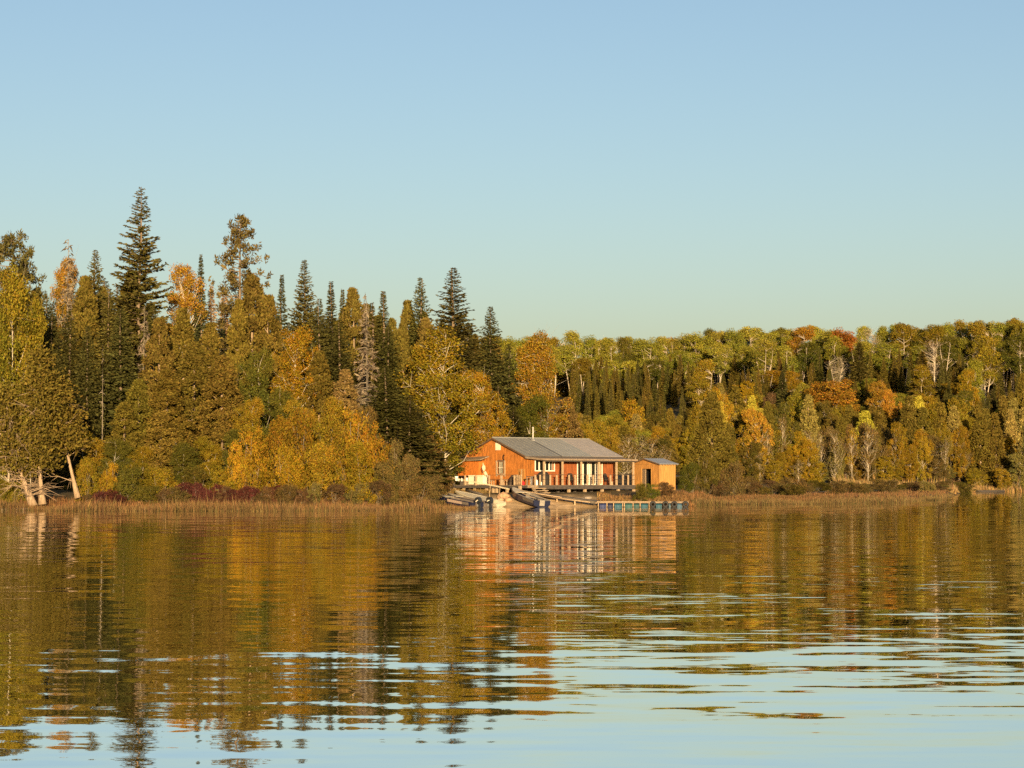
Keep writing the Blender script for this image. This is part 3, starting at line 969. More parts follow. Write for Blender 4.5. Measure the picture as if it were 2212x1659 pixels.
# trees between the cabin and the slope
for k in range(46):
    x = 1215 + 330 * (k + random.uniform(0, 1)) / 46
    Y = random.uniform(300, 430)
    sp = random.choices(['roundtree', 'farcedar', 'leafy'], [4, 3, 2])[0]
    c = random.choice(['aspen', 'goldolive', 'yellowgreen', 'goldolive', 'olive', 'cedar']) if sp != 'farcedar' else random.choice(['olive', 'cedar', 'greygreen'])
    top = random.uniform(868, 905) + (430 - Y) * 0.45
    plant(sp, x, top, Y, random.uniform(28, 44), c, 'mid', dsc(sp, c))
for k in range(9):
    plant('bare', 1345 + 100 * (k + random.uniform(0, 1)) / 9, random.uniform(935, 985), random.uniform(226, 262), random.uniform(18, 32), 'brown', 'mid', 'pale half bare tree')
# far shore
for k in range(64):
    x = 1540 + 800 * (k + random.uniform(0, 1)) / 64
    Y = random.uniform(474, 500)
    sp = random.choices(['farcedar', 'roundtree'], [6, 3])[0]
    c = random.choice(['olive', 'cedar', 'greygreen', 'aspen2', 'olive']) if sp == 'farcedar' else random.choice(['goldolive', 'yellowgreen', 'aspen', 'cedar'])
    plant(sp, x, random.uniform(855, 915) , Y, random.uniform(24, 38), c, 'farshore', dsc(sp, c))
for k in range(60):
    x = 1560 + 780 * (k + random.uniform(0, 1)) / 60
    Yb = np.interp(x, [1560, 1900, 2100], [400, 440, 470])
    c = random.choice(['brown', 'gold', 'goldolive', 'deepgold', 'gold', 'brown', 'goldolive', 'cedar', 'greygreen', 'brown'])
    plant('roundtree', x, random.uniform(915, 1015), Yb + random.uniform(-5, 10), random.uniform(18, 30), c, 'edge', dsc('roundtree', c))
for k in range(26):
    x = 1600 + 740 * (k + random.uniform(0, 1)) / 26
    Yb = np.interp(x, [1560, 1900, 2100], [397, 437, 468]) + random.uniform(-2, 14)
    plant('bare', x, random.uniform(890, 1005), Yb, random.uniform(14, 24), random.choice(['brown', 'goldolive', 'brown', 'redbrown']), 'edge', 'pale half bare tree')
# brush behind the shed and along the marsh
for k in range(44):
    x = 1455 + 640 * (k + random.uniform(0, 1)) / 44
    Yb = np.interp(x, [1455, 1560, 1800, 2000, 2080], [215, 228, 240, 300, 420]) * random.choice([1, 1.04, 1.25])
    c = random.choice(['brown', 'redbrown', 'redbrown', 'greygreen', 'brown', 'olive'])
    plant('shrub', x, np.interp(x, [1455, 1500, 1600, 2080], [1034, 1036, 1036, 1042]) + random.uniform(-6, 8), Yb, random.uniform(22, 32), c, 'marsh', 'low ' + dsc('shrub', c))
for x, top, Y, hw, c, lab in [(1404, 1045, 198, 24, 'green', 'bushy green shrub in front of the shed wall'), (1385, 1045, 195.5, 18, 'olive', 'small olive shrub in front of the shed door'),
                              (1436, 1042, 199, 24, 'redbrown', 'red brown shrub by the shed corner'), (1496, 1000, 214, 26, 'green', 'green shrub standing behind the shed corner'),
                              (1520, 975, 222, 30, 'olive', 'tall olive shrub between the shed and the big lone cedar'), (1585, 1000, 230, 34, 'brown', 'brown shrub under the big lone cedar')]:
    plant('shrub', x, top, Y, hw, c, 'shed', None, lab)

# ------------------------------------------------------------------ leaning cedars at the water's edge
def leaner(path, rad, R, n, seed, label, dead=0, crown_from=.3, colr='cedar'):
    """A cedar whose trunk follows path (world points), tufts of spray along its upper part, dead twigs low down."""
    r = np.random.default_rng(seed)
    base = Vector(path[0])
    pts = [Vector(p) - base for p in path]
    e = empty('cedar_tree', base, 0, label, 'tree')
    mb = MB()
    m = len(pts)
    mb.tube([tuple(p) for p in pts], [rad * (1.55 if i == 0 else 1) * (1 - .8 * i / (m - 1)) for i in range(m)], 9)
    A = np.array([tuple(p) for p in pts])
    tt = np.linspace(0, 1, m)
    ax = lambda t: np.array([np.interp(t, tt, A[:, k]) for k in range(3)])
    for k in range(dead):
        t = r.uniform(.10, .85)
        s = ax(t)
        az = r.uniform(0, 2 * PI)
        L = r.uniform(.8, 2.6)
        o = np.array([math.cos(az), math.sin(az), 0])
        p1 = s + o * L * .5 + np.array([0, 0, r.uniform(-.1, .5)])
        p2 = s + o * L + np.array([0, 0, r.uniform(-.7, .9)])
        mb.tube([tuple(s), tuple(p1), tuple(p2)], [.045, .028, .008], 4, cap=False)
        for _ in range(3):
            q_ = p1 * .5 + p2 * .5 + r.normal(0, .4, 3)
            mb.tube([tuple(p1), tuple(q_)], [.018, .006], 3, cap=False)
    mb.build('trunk', M_cedar_bark, e, smooth=True)
    nt_ = 130
    f = r.uniform(0, 1, nt_)
    t = crown_from + (1.04 - crown_from) * f
    C = np.stack([np.interp(t, tt, A[:, k]) for k in range(3)], 1)
    az = r.uniform(0, 2 * PI, nt_)
    rr = R * (0.45 + .75 * np.sin(PI * np.clip(.12 + .88 * f, 0, 1))) * (1 - .65 * f) * r.uniform(.15, 1.1, nt_)
    C[:, 0] += np.cos(az) * rr
    C[:, 1] += np.sin(az) * rr
    C[:, 2] += r.normal(0, .3, nt_)
    i = r.integers(0, nt_, n)
    P = C[i] + r.normal(0, .36, (n, 3)) * np.array([1.25, 1.25, .7])
    P = P[P[:, 2] > 2.0 + .7 * np.sin(P[:, 0] * 2.1) + .9 * np.sin(P[:, 0] * 5.3 + P[:, 1] * 3)]
    n = len(P)
    i = i[:n]
    out = unit(P - np.stack([np.interp(np.clip(P[:, 2] / max(A[-1, 2], 1), 0, 1), tt, A[:, k]) for k in range(3)], 1) + 1e-4)
    D = unit(out * .6 + r.normal(0, .5, (n, 3)) + np.array([0, 0, -.1]))
    N = unit(out + r.normal(0, .7, (n, 3)))
    L = .26 * r.uniform(.7, 1.4, n)
    V = np.clip(r.normal(.5, .16, nt_), 0, 1)[i] * .55 + r.uniform(0, 1, n) * .45
    c = link('crown', crown_mesh('crown', kites(P, D, N, L, L * .5, .5), V, M_needle), e)
    c.color = (*COLS[colr], 1)
    return e


def path_d(lst, Y):
    return [at(x, y, Y + dy) for x, y, dy in lst]


leaner(path_d([(72, 1094, 0), (56, 1050, .3), (34, 1000, .6), (20, 930, 1), (12, 850, 1.5)], 170.6), .24, 1.5, 6000, 41,
       'leaning cedar with a thick pale trunk and tangle of dead twigs at water level', 95, .42, 'olive')
leaner(path_d([(92, 1090, 0), (88, 1050, .2), (84, 960, .4), (88, 870, .6), (86, 775, 1)], 171.2), .21, 1.45, 7000, 42,
       'upright short trunked cedar between the leaning cedars at the water', 26, .33, 'olive')
leaner(path_d([(168, 1076, 0), (157, 1030, .3), (142, 965, .6), (128, 890, .9), (122, 830, 1.2)], 173.5), .165, 1.7, 6000, 43,
       'leaning cedar with a bare pale trunk beside dark red shore brush', 10, .46, 'cedar')

# ------------------------------------------------------------------ reeds and grass
M_reed = tint_mat('reed_blades', amt=0.25, scale=1.5)


def blades(name, n, xr, y0, y1, hgt, base_c, tip_c, wid=0.05, vary=0.3, label=None, lean=0.12, zmin=-0.3, clump=0.0, dens=None):
    r = np.random.default_rng(abs(hash(name + str(n))) % 9999 if False else n)
    xd = r.uniform(xr[0], xr[1], n)
    Y = y0(xd) + (y1(xd) - y0(xd)) * r.uniform(0, 1, n)
    X = (xd - 1106) / FD * Y
    if clump:
        k = np.sin(X * 1.7 + 3 * np.sin(Y * .9)) * np.sin(Y * 1.3 + 2 * np.cos(X * .8)) + r.normal(0, .5, n)
        keep = k > -clump
        xd, Y, X = xd[keep], Y[keep], X[keep]
        n = len(X)
    Z = np.maximum(ground_z(X, Y), zmin) - .03
    big = .5 + .5 * np.sin(X * .55 + 2.1 * np.sin(X * .23 + 1) + .8 * np.sin(Y * .6))
    h = hgt * np.exp(r.normal(0, vary, n)) * (.62 + .6 * big) * np.where((xd > 930) & (xd < 1060), .6, 1)
    h = h + np.maximum(-Z, 0)
    a = r.uniform(0, PI, n)
    dx, dy = np.cos(a) * wid / 2, np.sin(a) * wid / 2
    lx, ly = r.normal(0, lean, n) * h, r.normal(0, lean, n) * h
    B = np.stack([X, Y, Z], 1)
    v = np.stack([B + np.stack([-dx, -dy, 0 * dx], 1), B + np.stack([dx, dy, 0 * dx], 1),
                  B + np.stack([lx * .5 + dx * .7, ly * .5 + dy * .7, h * .6], 1),
                  B + np.stack([lx, ly, h], 1)], 1)
    jit = np.exp(r.normal(0, .28, (n, 1, 1))) * np.exp(r.normal(0, .10, (n, 1, 3)))
    b, t_ = np.array(base_c), np.array(tip_c)
    col = np.ones((n, 4, 4), np.float32)
    col[:, 0, :3] = b; col[:, 1, :3] = b; col[:, 2, :3] = b * .35 + t_ * .65; col[:, 3, :3] = t_
    col[..., :3] *= jit
    me = array_mesh(name, v.reshape(-1, 3), np.arange(4 * n).reshape(n, 4), M_reed, col=col.reshape(-1, 4))
    return tag(link(name, me), kind='stuff')


GREEN_B, RUST, STRAW = (.062, .058, .022), (.165, .082, .034), (.22, .145, .06)
shore = lambda xd: np.interp(xd, SH_X, SH_D)
blades('reeds', 46000, (-60, 1030), lambda x: shore(x) - np.interp(x, [-60, 60, 120, 880, 935, 1000, 1030], [3, 3, 9.5, 9.5, 16, 16, 9]), lambda x: shore(x) + .5, .36, GREEN_B, (.16, .09, .036), .03, .4, clump=1.0)
blades('grass', 44000, (-60, 935), lambda x: shore(x) - .5, lambda x: shore(x) + 4.5, .34, (.14, .08, .033), RUST, .032, .35)
blades('grass', 9000, (930, 1060), lambda x: shore(x) + 8, lambda x: shore(x) + 16, .36, (.12, .085, .035), (.20, .125, .045), .05, .35, clump=.2)
blades('grass', 26000, (1430, 1760), lambda x: shore(x) - .5, lambda x: shore(x) + 8, .26, (.11, .068, .028), (.145, .078, .032), .055, .3)
blades('grass', 9000, (1290, 1500), lambda x: np.full_like(x, 192.5), lambda x: np.full_like(x, 199.), .26, (.13, .08, .03), (.19, .105, .04), .05, .35, clump=.6)
blades('reeds', 42000, (1492, 2060), lambda x: shore(x) - np.interp(x, [1492, 1540, 1800, 2000, 2060], [3, 9, 9, 14, 60]), lambda x: shore(x) + 1, .30, GREEN_B, (.14, .09, .036), .035, .4, clump=1.0)
blades('grass', 36000, (1500, 2075), lambda x: shore(x), lambda x: shore(x) + np.interp(x, [1500, 1800, 2075], [12, 40, 90]), .25, (.10, .062, .026), (.135, .072, .031), .07, .3)
blades('grass', 14000, (1800, 2380), lambda x: np.maximum(shore(x), 380) - 1.5, lambda x: np.maximum(shore(x), 380) + 6, .75, (.22, .14, .05), STRAW, .13, .4)

# ------------------------------------------------------------------ cabin
M_orange = mat('orange_stained_plywood', (.345, .122, .022), .75, .46, (5, 5, 1.3), bump=.01)
M_orange2 = mat('bright_orange_boards', (.40, .125, .019), .7, .36, (9, 9, 1.2), bump=.01)
M_redwall = mat('red_stained_plywood', (.225, .066, .018), .7, .36, (5, 5, 1.2), bump=.01)
M_tan = mat('tan_plywood', (.31, .145, .036), .8, .42, (6, 6, 1.0), bump=.01)
M_tan2 = mat('yellow_plywood', (.37, .195, .055), .8, .40, (9, 9, .8), bump=.01)
M_oldwood = mat('weathered_timber', (.21, .155, .105), .9, .38, (8, 8, 8), bump=.01)
M_darkwood = mat('dark_weathered_beam', (.060, .050, .044), .9, .4, (3, 6, 6), bump=.02)
M_palewood = mat('pale_sawn_timber', (.33, .235, .145), .85, .3, (7, 7, 7), bump=.008)
M_trim = mat('dark_brown_trim', (.085, .05, .03), .8, .3)
M_white = mat('white_paint', (.70, .65, .54), .5, .06)
M_cream = mat('cream_enamel', (.66, .60, .46), .45, .07, (2, 2, 2))
M_plastic = mat('white_plastic', (.78, .76, .70), .45, .08)
M_glass = mat('dark_window_glass', (.012, .014, .012), .06, .2, spec=.5)
M_curtain = mat('brown_curtain', (.22, .10, .055), .9, .3, (12, 12, 1))
M_roofA = mat('grey_green_roof_metal', (.190, .19, .18), .55, .12, (1.5, 1.5, 1.5), spec=.3)
M_roofB = mat('light_grey_roof_metal', (.245, .245, .23), .55, .10, (1.5, 1.5, 1.5), spec=.3)
M_roofC = mat('pinkish_grey_roof_metal', (.31, .275, .25), .6, .12, (2, 2, 2), spec=.3)
M_seam = mat('dark_roof_seam', (.085, .085, .085), .6, .2)
M_shedroof = mat('blue_grey_roof_metal', (.24, .25, .265), .5, .12, (2, 2, 2), spec=.3)
M_steel = mat('galvanised_steel', (.30, .29, .27), .45, .1, metal=.4)
M_black = mat('black_plastic', (.012, .012, .013), .45, .3)
M_blackcloth = mat('black_cover_cloth', (.016, .015, .015), .8, .3)
M_browncloth = mat('dark_brown_cover', (.05, .035, .025), .85, .3)
M_red = mat('red_plastic', (.55, .03, .04), .45, .1)
M_rock = mat('shore_rock', (.36, .22, .13), .9, .35, (3, 3, 3), bump=.05)
M_rock2 = mat('grey_rock', (.26, .21, .16), .9, .35, (3, 3, 3), bump=.05)
M_wire = mat('rusty_rail_cable', (.07, .045, .03), .7, .3)
M_pipe = mat('pale_plastic_pipe', (.50, .41, .28), .6, .1)


class Frame:
    def __init__(self, org, phi):
        self.o, self.c, self.s, self.phi = Vector(org), math.cos(phi), math.sin(phi), phi

    def x(self, xp, y):
        k = (xp - 1280) / FP
        return (k * (self.o.y + y * self.c) - self.o.x + y * self.s) / (self.c - k * self.s)

    def y(self, xp, x):
        k = (xp - 1280) / FP
        return (self.o.x + x * self.c - k * (self.o.y + x * self.s)) / (self.s + k * self.c)

    def w(self, x, y, z=0.):
        return Vector((self.o.x + x * self.c - y * self.s, self.o.y + x * self.s + y * self.c, self.o.z + z))

    def z(self, yp, x, y):
        Y = self.o.y + x * self.s + y * self.c
        return atp(1280, yp, Y).z - self.o.z


c0 = at(1154, 1048, 200)
GZ0 = 0.95
F = Frame((c0.x, c0.y, GZ0), math.radians(42))
ZF = c0.z - GZ0                                  # deck floor above the ground at the cabin
ye, ya = F.y(1314.6, -.3), F.y(1230.6, -.3)
yb = 2 * ya - ye
ze, zr = F.z(1139.5, -.3, ye), F.z(1093.6, -.3, ya)
xr = F.x(1473, ya)
YP = -1.35                                       # porch post line
zp = F.z(1147, 5, YP - .3)
xw = F.x(1537, 0)
xpe = F.x(1594, YP - .3)
cabin = empty('cabin', F.o, F.phi, 'orange stained timber cabin with grey metal roof and long porch', 'cabin')


def roof_z(y):
    if y < ye: return zp + (ze - .06 - zp) * (y - (YP - .3)) / (ye - (YP - .3))
    return ze + (zr - ze) * (1 - abs(y - ya) / (ya - ye))


# gable end: plywood sheets with open joints over a dark backing
yB = yb - .35
cuts = list(np.arange(0.02, yB, 1.19)) + [yB]
cuts[0] = 0.0
bk = MB()
prof = [(0.05, roof_z(.05) - .10)] + [(ye, roof_z(ye) - .10), (ya, zr - .10), (yB - .05, roof_z(yB) - .10)]
bk.prism([(.06, .05, ZF - .1), (.06, yB - .05, ZF - .1)] + [(.06, y, z) for y, z in prof[::-1]], (.08, 0, 0))
bk.build('gable_backing', M_trim, cabin)
for a, b in zip(cuts[:-1], cuts[1:]):
    if b - a < .1: continue
    a2, b2 = a + .008, b - .008
    top = [(a2, roof_z(a2) - .07)] + [(y, roof_z(y + 1e-6) - .07) for y in (ye, ya) if a2 < y < b2] + [(b2, roof_z(b2) - .07)]
    MB().prism([(0, b2, ZF - .1), (0, a2, ZF - .1)] + [(0, y, z) for y, z in top], (.05, 0, 0)).build('wall_panel', M_orange, cabin)
# front wall
cuts = list(np.linspace(0, xw, 9))
MB().span((.10, .03, ZF - .1), (xw - .03, .12, roof_z(.1) - .12)).build('front_backing', M_trim, cabin)
for a, b in zip(cuts[:-1], cuts[1:]):
    MB().span((a + .008, -.02, ZF - .1), (b - .008, .028, roof_z(0) - .10)).build('wall_panel', M_redwall, cabin)
MB().span((xw - .05, .06, ZF - .1), (xw, yB, roof_z(0) - .12)).build('end_wall', M_redwall, cabin)
MB().span((.10, yB - .05, ZF - .1), (xw - .06, yB, roof_z(yB) - .12)).build('back_wall', M_orange, cabin)
# roof
rf = MB()
th = .07


def slope(y0, y1, x0, x1, zo=0.0, t=.07):
    z0, z1 = roof_z(y0), roof_z(y1)
    return MB().prism([(x0, y0, z0 + zo), (x0, y1, z1 + zo), (x1, y1, z1 + zo), (x1, y0, z0 + zo)], (0, 0, -t))


xs1, xs2 = F.x(1404, ye), F.x(1484, ye)
roof = slope(ya - .01, ye, -.3, xs1 - .12, 0).build('roof', M_roofA, cabin)
slope(ya - .01, ye, xs1 + .10, xs2, .004).build('roof_sheet', M_roofB, roof)
slope(ya - .01, ye, xs2 + .004, xr, .012).build('roof_sheet', M_roofC, roof)
slope(ya - .01, ye, xs1 - .115, xs1 + .095, .016, .04).build('roof_seam', M_seam, roof)
MB().prism([(-.3, ya + .01, zr), (-.3, yb, ze), (xr, yb, ze), (xr, ya + .01, zr)], (0, 0, -.07)).build('roof_back', M_roofA, roof)
MB().tube([(-.3, ya, zr + .015), (xr, ya, zr + .02)], .05, 6).build('ridge_cap', M_roofB, roof)
rib = MB()
for x in np.arange(.1, xr, .62):
    rib.bar((x, ya - .05, roof_z(ya - .05) + .014), (x, ye + .01, roof_z(ye + .01) + .014), .025, .014)
rib.build('roof_rib', M_roofB, roof)['kind'] = 'stuff'
for y1 in (ye, yb):
    MB().prism([(-.335, ya, zr - .02), (-.335, y1, ze - .02), (-.335, y1, ze - .18), (-.335, ya, zr - .18)], (.032, 0, 0)).build('rake_board', M_trim, cabin)
MB().span((-.3, ye - .025, ze - .17), (xr, ye - .003, ze - .01)).build('eave_board', M_darkwood, cabin)
# stovepipe
cx, cy = F.x(1332.5, ya - .55), ya - .55
cz = roof_z(cy)
pp = MB().lathe([(.068, cz - .1), (.068, cz + 1.1), (.085, cz + 1.11), (.085, cz + 1.22), (.03, cz + 1.27)], 12, (cx, cy, 0)).build('stovepipe', M_steel, roof, smooth=False)
MB().lathe([(.30, cz - .12), (.24, cz + .04), (.10, cz + .16)], 8, (cx, cy, 0)).build('flashing', M_steel, roof)
# porch roof
pr = MB().prism([(-.4, ye - .03, roof_z(ye - .03) - .02), (xpe, ye - .03, roof_z(ye - .03) - .02), (xpe, YP - .3, zp - .02), (-.4, YP - .3, zp - .02)], (0, 0, -.05)).build('porch_roof', M_oldwood, cabin)
MB().span((-.4, YP - .335, zp - .17), (xpe, YP - .303, zp - .005)).build('fascia', M_oldwood, pr)
MB().prism([(-.432, ye - .03, roof_z(ye - .03)), (-.432, YP - .3, zp), (-.432, YP - .3, zp - .17), (-.432, ye - .03, roof_z(ye - .03) - .17)], (.03, 0, 0)).build('fascia', M_oldwood, pr)
MB().span((.0, YP - .06, zp - .27), (xpe - .1, YP + .06, zp - .10)).build('porch_beam', M_darkwood, cabin)
for xp in (1360, 1406, 1453, 1497, 1541, 1583):
    x = F.x(xp, YP)
    MB().span((x - .075, YP - .075, ZF), (x + .075, YP + .075, zp - .27)).build('porch_post', M_palewood, cabin, bevel=.008)


def unit_window(name, x0, x1, z0, z1, frame_m, panes, parent, y=-.035, fw=.09, depth=.06):
    """panes: list of (x0, x1, material) inside the frame, facing -y."""
    f = MB()
    for s in ((x0, z0, x1, z0 + fw), (x0, z1 - fw, x1, z1), (x0, z0 + fw, x0 + fw, z1 - fw), (x1 - fw, z0 + fw, x1, z1 - fw)):
        f.span((s[0], y - depth, s[1]), (s[2], y, s[3]))
    for (a, b, _), (a2, _, _) in zip(panes[:-1], panes[1:]):
        f.span((b, y - depth + .012, z0 + fw), (a2, y, z1 - fw))
    o = f.build(name, frame_m, parent)
    for a, b, m in panes:
        MB().span((a, y - .02, z0 + fw), (b, y - .006, z1 - fw)).build('pane', m, o)
    return o


X = lambda xp: F.x(xp, -.05)
zw0, zw1 = F.z(1178.5, 3, 0), F.z(1150, 3, 0)
unit_window('window', X(1336.8), X(1361), zw0, zw1, M_white, [(X(1339), X(1346), M_glass), (X(1349), X(1358.8), M_glass)], cabin)
unit_window('window', X(1361.6), X(1386.5), zw0, zw1, M_white, [(X(1364), X(1371), M_glass), (X(1374.2), X(1379), M_glass), (X(1379.4), X(1384), M_curtain)], cabin)
zd0, zd1 = ZF + .02, F.z(1152.5, 8, 0)
unit_window('patio_door', X(1442.5), X(1456), zd0, zd1, M_white, [(X(1445), X(1453.6), M_glass)], cabin)
unit_window('patio_door', X(1456.4), X(1473), zd0, zd1, M_white, [(X(1458.6), X(1467.2), M_glass), (X(1470), X(1471.5), M_curtain)], cabin)
unit_window('patio_door', X(1473.3), X(1491.5), zd0, zd1, M_white, [(X(1475), X(1477), M_curtain), (X(1478.2), X(1487), M_glass), (X(1489), X(1490), M_curtain)], cabin)
unit_window('patio_door', X(1491.8), X(1505.5), zd0, zd1, M_white, [(X(1493.6), X(1497.6), M_glass), (X(1498), X(1500.6), M_cream)], cabin)
MB().span((X(1402), -.08, ZF), (X(1404.5), -.03, zd1 + .1)).build('post_shadow_strip', M_trim, cabin)  # porch post's cast shadow, built as a dark strip on the wall
MB().lathe([(.02, -.13), (.09, -.09), (.12, 0), (.09, .09), (.02, .13)], 12, (X(1403.3), -.17, F.z(1158, 4, -.15))).build('porch_lamp', M_white, cabin, smooth=True)
# gable window with board trim, vent board, crescent
Gy = lambda xp, x=-.04: F.y(xp, x)
zg0, zg1 = F.z(1184, 0, 2.5), F.z(1153.5, 0, 2.5)
gwo = MB().span((-.018, Gy(1257.8), zg0), (-.006, Gy(1245.5), zg1 - .03)).build('window', M_glass, cabin)
for a, b in ((1239.8, 1243.2), (1259.6, 1263)):
    MB().span((-.05, Gy(b), F.z(1191, 0, 2.5)), (-.003, Gy(a), F.z(1151, 0, 2.5))).build('jamb', M_palewood, gwo)
MB().span((-.045, Gy(1259.4), zg1), (-.004, Gy(1243.4), zg1 + .12)).build('lintel', M_darkwood, gwo)
MB().span((-.16, Gy(1259.2), zg0 - .12), (-.004, Gy(1244), zg0 - .03)).build('sill', M_oldwood, gwo)
mm = MB()
for k in (.25, .5, .75):
    y = Gy(1245.5) * (1 - k) + Gy(1257.8) * k
    mm.span((-.034, y - .022, zg0), (-.019, y + .022, zg1 - .03))
mm.span((-.04, Gy(1257.8), (zg0 + zg1) / 2 - .02), (-.035, Gy(1245.5), (zg0 + zg1) / 2 + .02))
mm.build('mullion', M_cream, gwo)
MB().span((-.05, Gy(1251), F.z(1125.5, 0, ya)), (-.003, Gy(1238.5), F.z(1107, 0, ya))).build('vent_board', M_cream, cabin, bevel=.012)
ym, zm = Gy(1259.5), F.z(1143.5, 0, 2)
outer = [(math.cos(a) * .19, math.sin(a) * .27) for a in np.linspace(PI * .32, PI * 1.68, 12)]
inner = [(math.cos(a) * .14 + .075, math.sin(a) * .215) for a in np.linspace(PI * 1.62, PI * .38, 12)]
MB().prism([(-.045, ym - p[0], zm + p[1]) for p in outer + inner], (.04, 0, 0)).build('crescent_ornament', M_black, cabin)
# annex at the gable's far end
xa = -.75
y1a, y0a = F.y(1144.8, xa), F.y(1196.5, xa)
za0, za1 = F.z(1189, xa, y1a - 1), F.z(1154, xa, y1a - 1)
an = MB().span((xa, y0a, za0), (-.06, y1a, za1)).build('annex', M_orange2, cabin)
ymid = F.y(1167.5, xa)
for a, b, zt in ((y0a + .04, ymid - .03, .05), (ymid + .04, y1a - .05, .16)):
    MB().span((xa - .035, a, za0 + .03), (xa - .002, b, za1 - zt)).build('annex_door', M_orange2, an)
MB().prism([(-.003, y0a - .6, za1 + .42), (-.003, y1a + .1, za1 + .30), (xa - .25, y1a + .1, za1 + .03), (xa - .25, y0a - .5, za1 + .10)], (0, 0, .09)).build('annex_roof', M_oldwood, an)
MB().span((xa - .05, y0a, za0 - .06), (-.06, y1a, za0 - .004)).build('annex_sill', M_darkwood, an)
MB().span((-.04, F.y(1313, 0), ZF), (-.003, F.y(1296, 0), F.z(1172, 0, .8))).build('side_door', M_tan, cabin)

# ------------------------------------------------------------------ deck round the cabin
deck = empty('deck', F.o, F.phi, 'weathered timber deck on posts wrapped round the orange cabin', 'deck')
YD = -1.62
XL = -2.35
xde = F.x(1588, YD)
nb = 11
for k in range(nb):
    y0, y1 = YD + (-.05 - YD) * k / nb, YD + (-.05 - YD) * (k + 1) / nb - .012
    MB().span((XL, y0, ZF - .045 - .004 * (k % 2)), (xde, y1, ZF - .004 * (k % 2))).build('deck_board', M_oldwood, deck)
yDB = F.y(1133, XL)
for k in range(15):
    x0, x1 = XL + (-.07 - XL) * k / 15, XL + (-.07 - XL) * (k + 1) / 15 - .012
    MB().span((x0, -.045, ZF - .047 - .004 * (k % 2)), (x1, yDB, ZF - .002 - .004 * (k % 2))).build('deck_board', M_oldwood, deck)
xb0 = F.x(1345, YD)
MB().span((xb0, YD - .09, ZF - .36), (xde, YD - .004, ZF - .01)).build('front_beam', M_darkwood, deck)
MB().span((XL, YD - .07, ZF - .24), (xb0 - .01, YD - .004, ZF - .02)).build('front_beam', M_oldwood, deck)
MB().span((XL - .08, YD - .07, ZF - .26), (XL - .004, yDB, ZF - .03)).build('side_beam', M_darkwood, deck)
MB().span((xde + .004, YD, ZF - .3), (xde + .07, 0, ZF - .02)).build('side_beam', M_darkwood, deck)
for xp in (1300, 1335, 1422, 1462, 1505, 1545, 1584):
    x = F.x(xp, YD + .15)
    g = float(ground_z(*F.w(x, YD + .15).xy)) - GZ0 - .1
    MB().span((x - .11, YD + .04, g), (x + .11, YD + .26, ZF - .05)).build('support_post', M_palewood, deck)
for xp in (1137, 1160, 1187, 1217, 1233, 1242, 1268):
    y = F.y(xp, XL + .15)
    if y < YD: continue
    g = float(ground_z(*F.w(XL + .15, y).xy)) - GZ0 - .1
    MB().span((XL + .05, y - .1, g), (XL + .25, y + .1, ZF - .05)).build('support_post', M_palewood, deck)
for k in range(5):       # inner rows of posts under the floor
    x = .6 + k * 2.1
    MB().span((x - .1, -.35, -.3), (x + .1, -.15, ZF - .06)).build('support_post', M_darkwood, deck)
MB().span((.15, .3, -.4), (xw - .1, .4, ZF - .06)).build('crib_wall', M_darkwood, deck)
MB().span((.3, .45, -.4), (.4, yB - .2, ZF - .06)).build('crib_wall', M_darkwood, deck)
zrail = F.z(1187, 5, YD + .1)
for xp in (1338, 1350, 1375.5, 1391.8, 1422.5, 1437.8, 1468, 1483, 1526, 1557, 1570):
    x = F.x(xp, YD + .1)
    MB().span((x - .062, YD + .04, ZF), (x + .062, YD + .16, zrail - .02)).build('railing_post', M_palewood, deck, bevel=.006)
xq = F.x(1588, YD + .1)
MB().tube([(F.x(1337, YD + .1), YD + .1, zrail), (xq, YD + .1, zrail)], .022, 6).build('top_rail', M_wire, deck)
MB().tube([(F.x(1337, YD + .1), YD + .1, zrail - .42), (xq, YD + .1, zrail - .42)], .012, 5).build('lower_rail', M_wire, deck)
MB().tube([(xq, YD + .1, zrail), (xq, -.1, zrail)], .022, 6).build('top_rail', M_wire, deck)
zr2 = F.z(1187.5, XL, 0)
for xp, wd in ((1163, .13), (1190, .16), (1223, .12), (1253.5, .17), (1286, .12)):
    y = F.y(xp, XL + .1)
    MB().span((XL + .1 - wd / 2, y - wd / 2, ZF), (XL + .1 + wd / 2, y + wd / 2, zr2 - .02)).build('railing_post', M_palewood, deck, bevel=.006)
for dz in (0, -.37):
    MB().tube([(XL + .1, F.y(1291, XL + .1), zr2 + dz), (XL + .1, F.y(1219, XL + .1), zr2 + dz)], .02, 6).build('top_rail' if dz == 0 else 'lower_rail', M_wire, deck)
# short stair of loose timbers where the deck meets the beach
st = empty('steps', F.w(F.x(1352, YD - .5), YD - .5, 0), F.phi, 'rough timber steps between the deck beam and the boat ramp', 'steps')
for k, (dx, dy, dz, L) in enumerate(((0, .22, .62, 1.5), (.05, -.05, .42, 1.4), (.0, -.32, .22, 1.5))):
    MB().bar((dx - L / 2, dy, dz), (dx + L / 2, dy, dz + .02), .28, .06).build('tread', M_palewood, st)
for sx in (-.62, .62):
    MB().bar((sx, .38, .62), (sx, -.5, -.05), .06, .2).build('stringer', M_oldwood, st)


def put(name, x, y, z, label, cat, rz=0., group=None):
    return empty(name, F.w(x, y, z), F.phi + rz, label, cat, group)


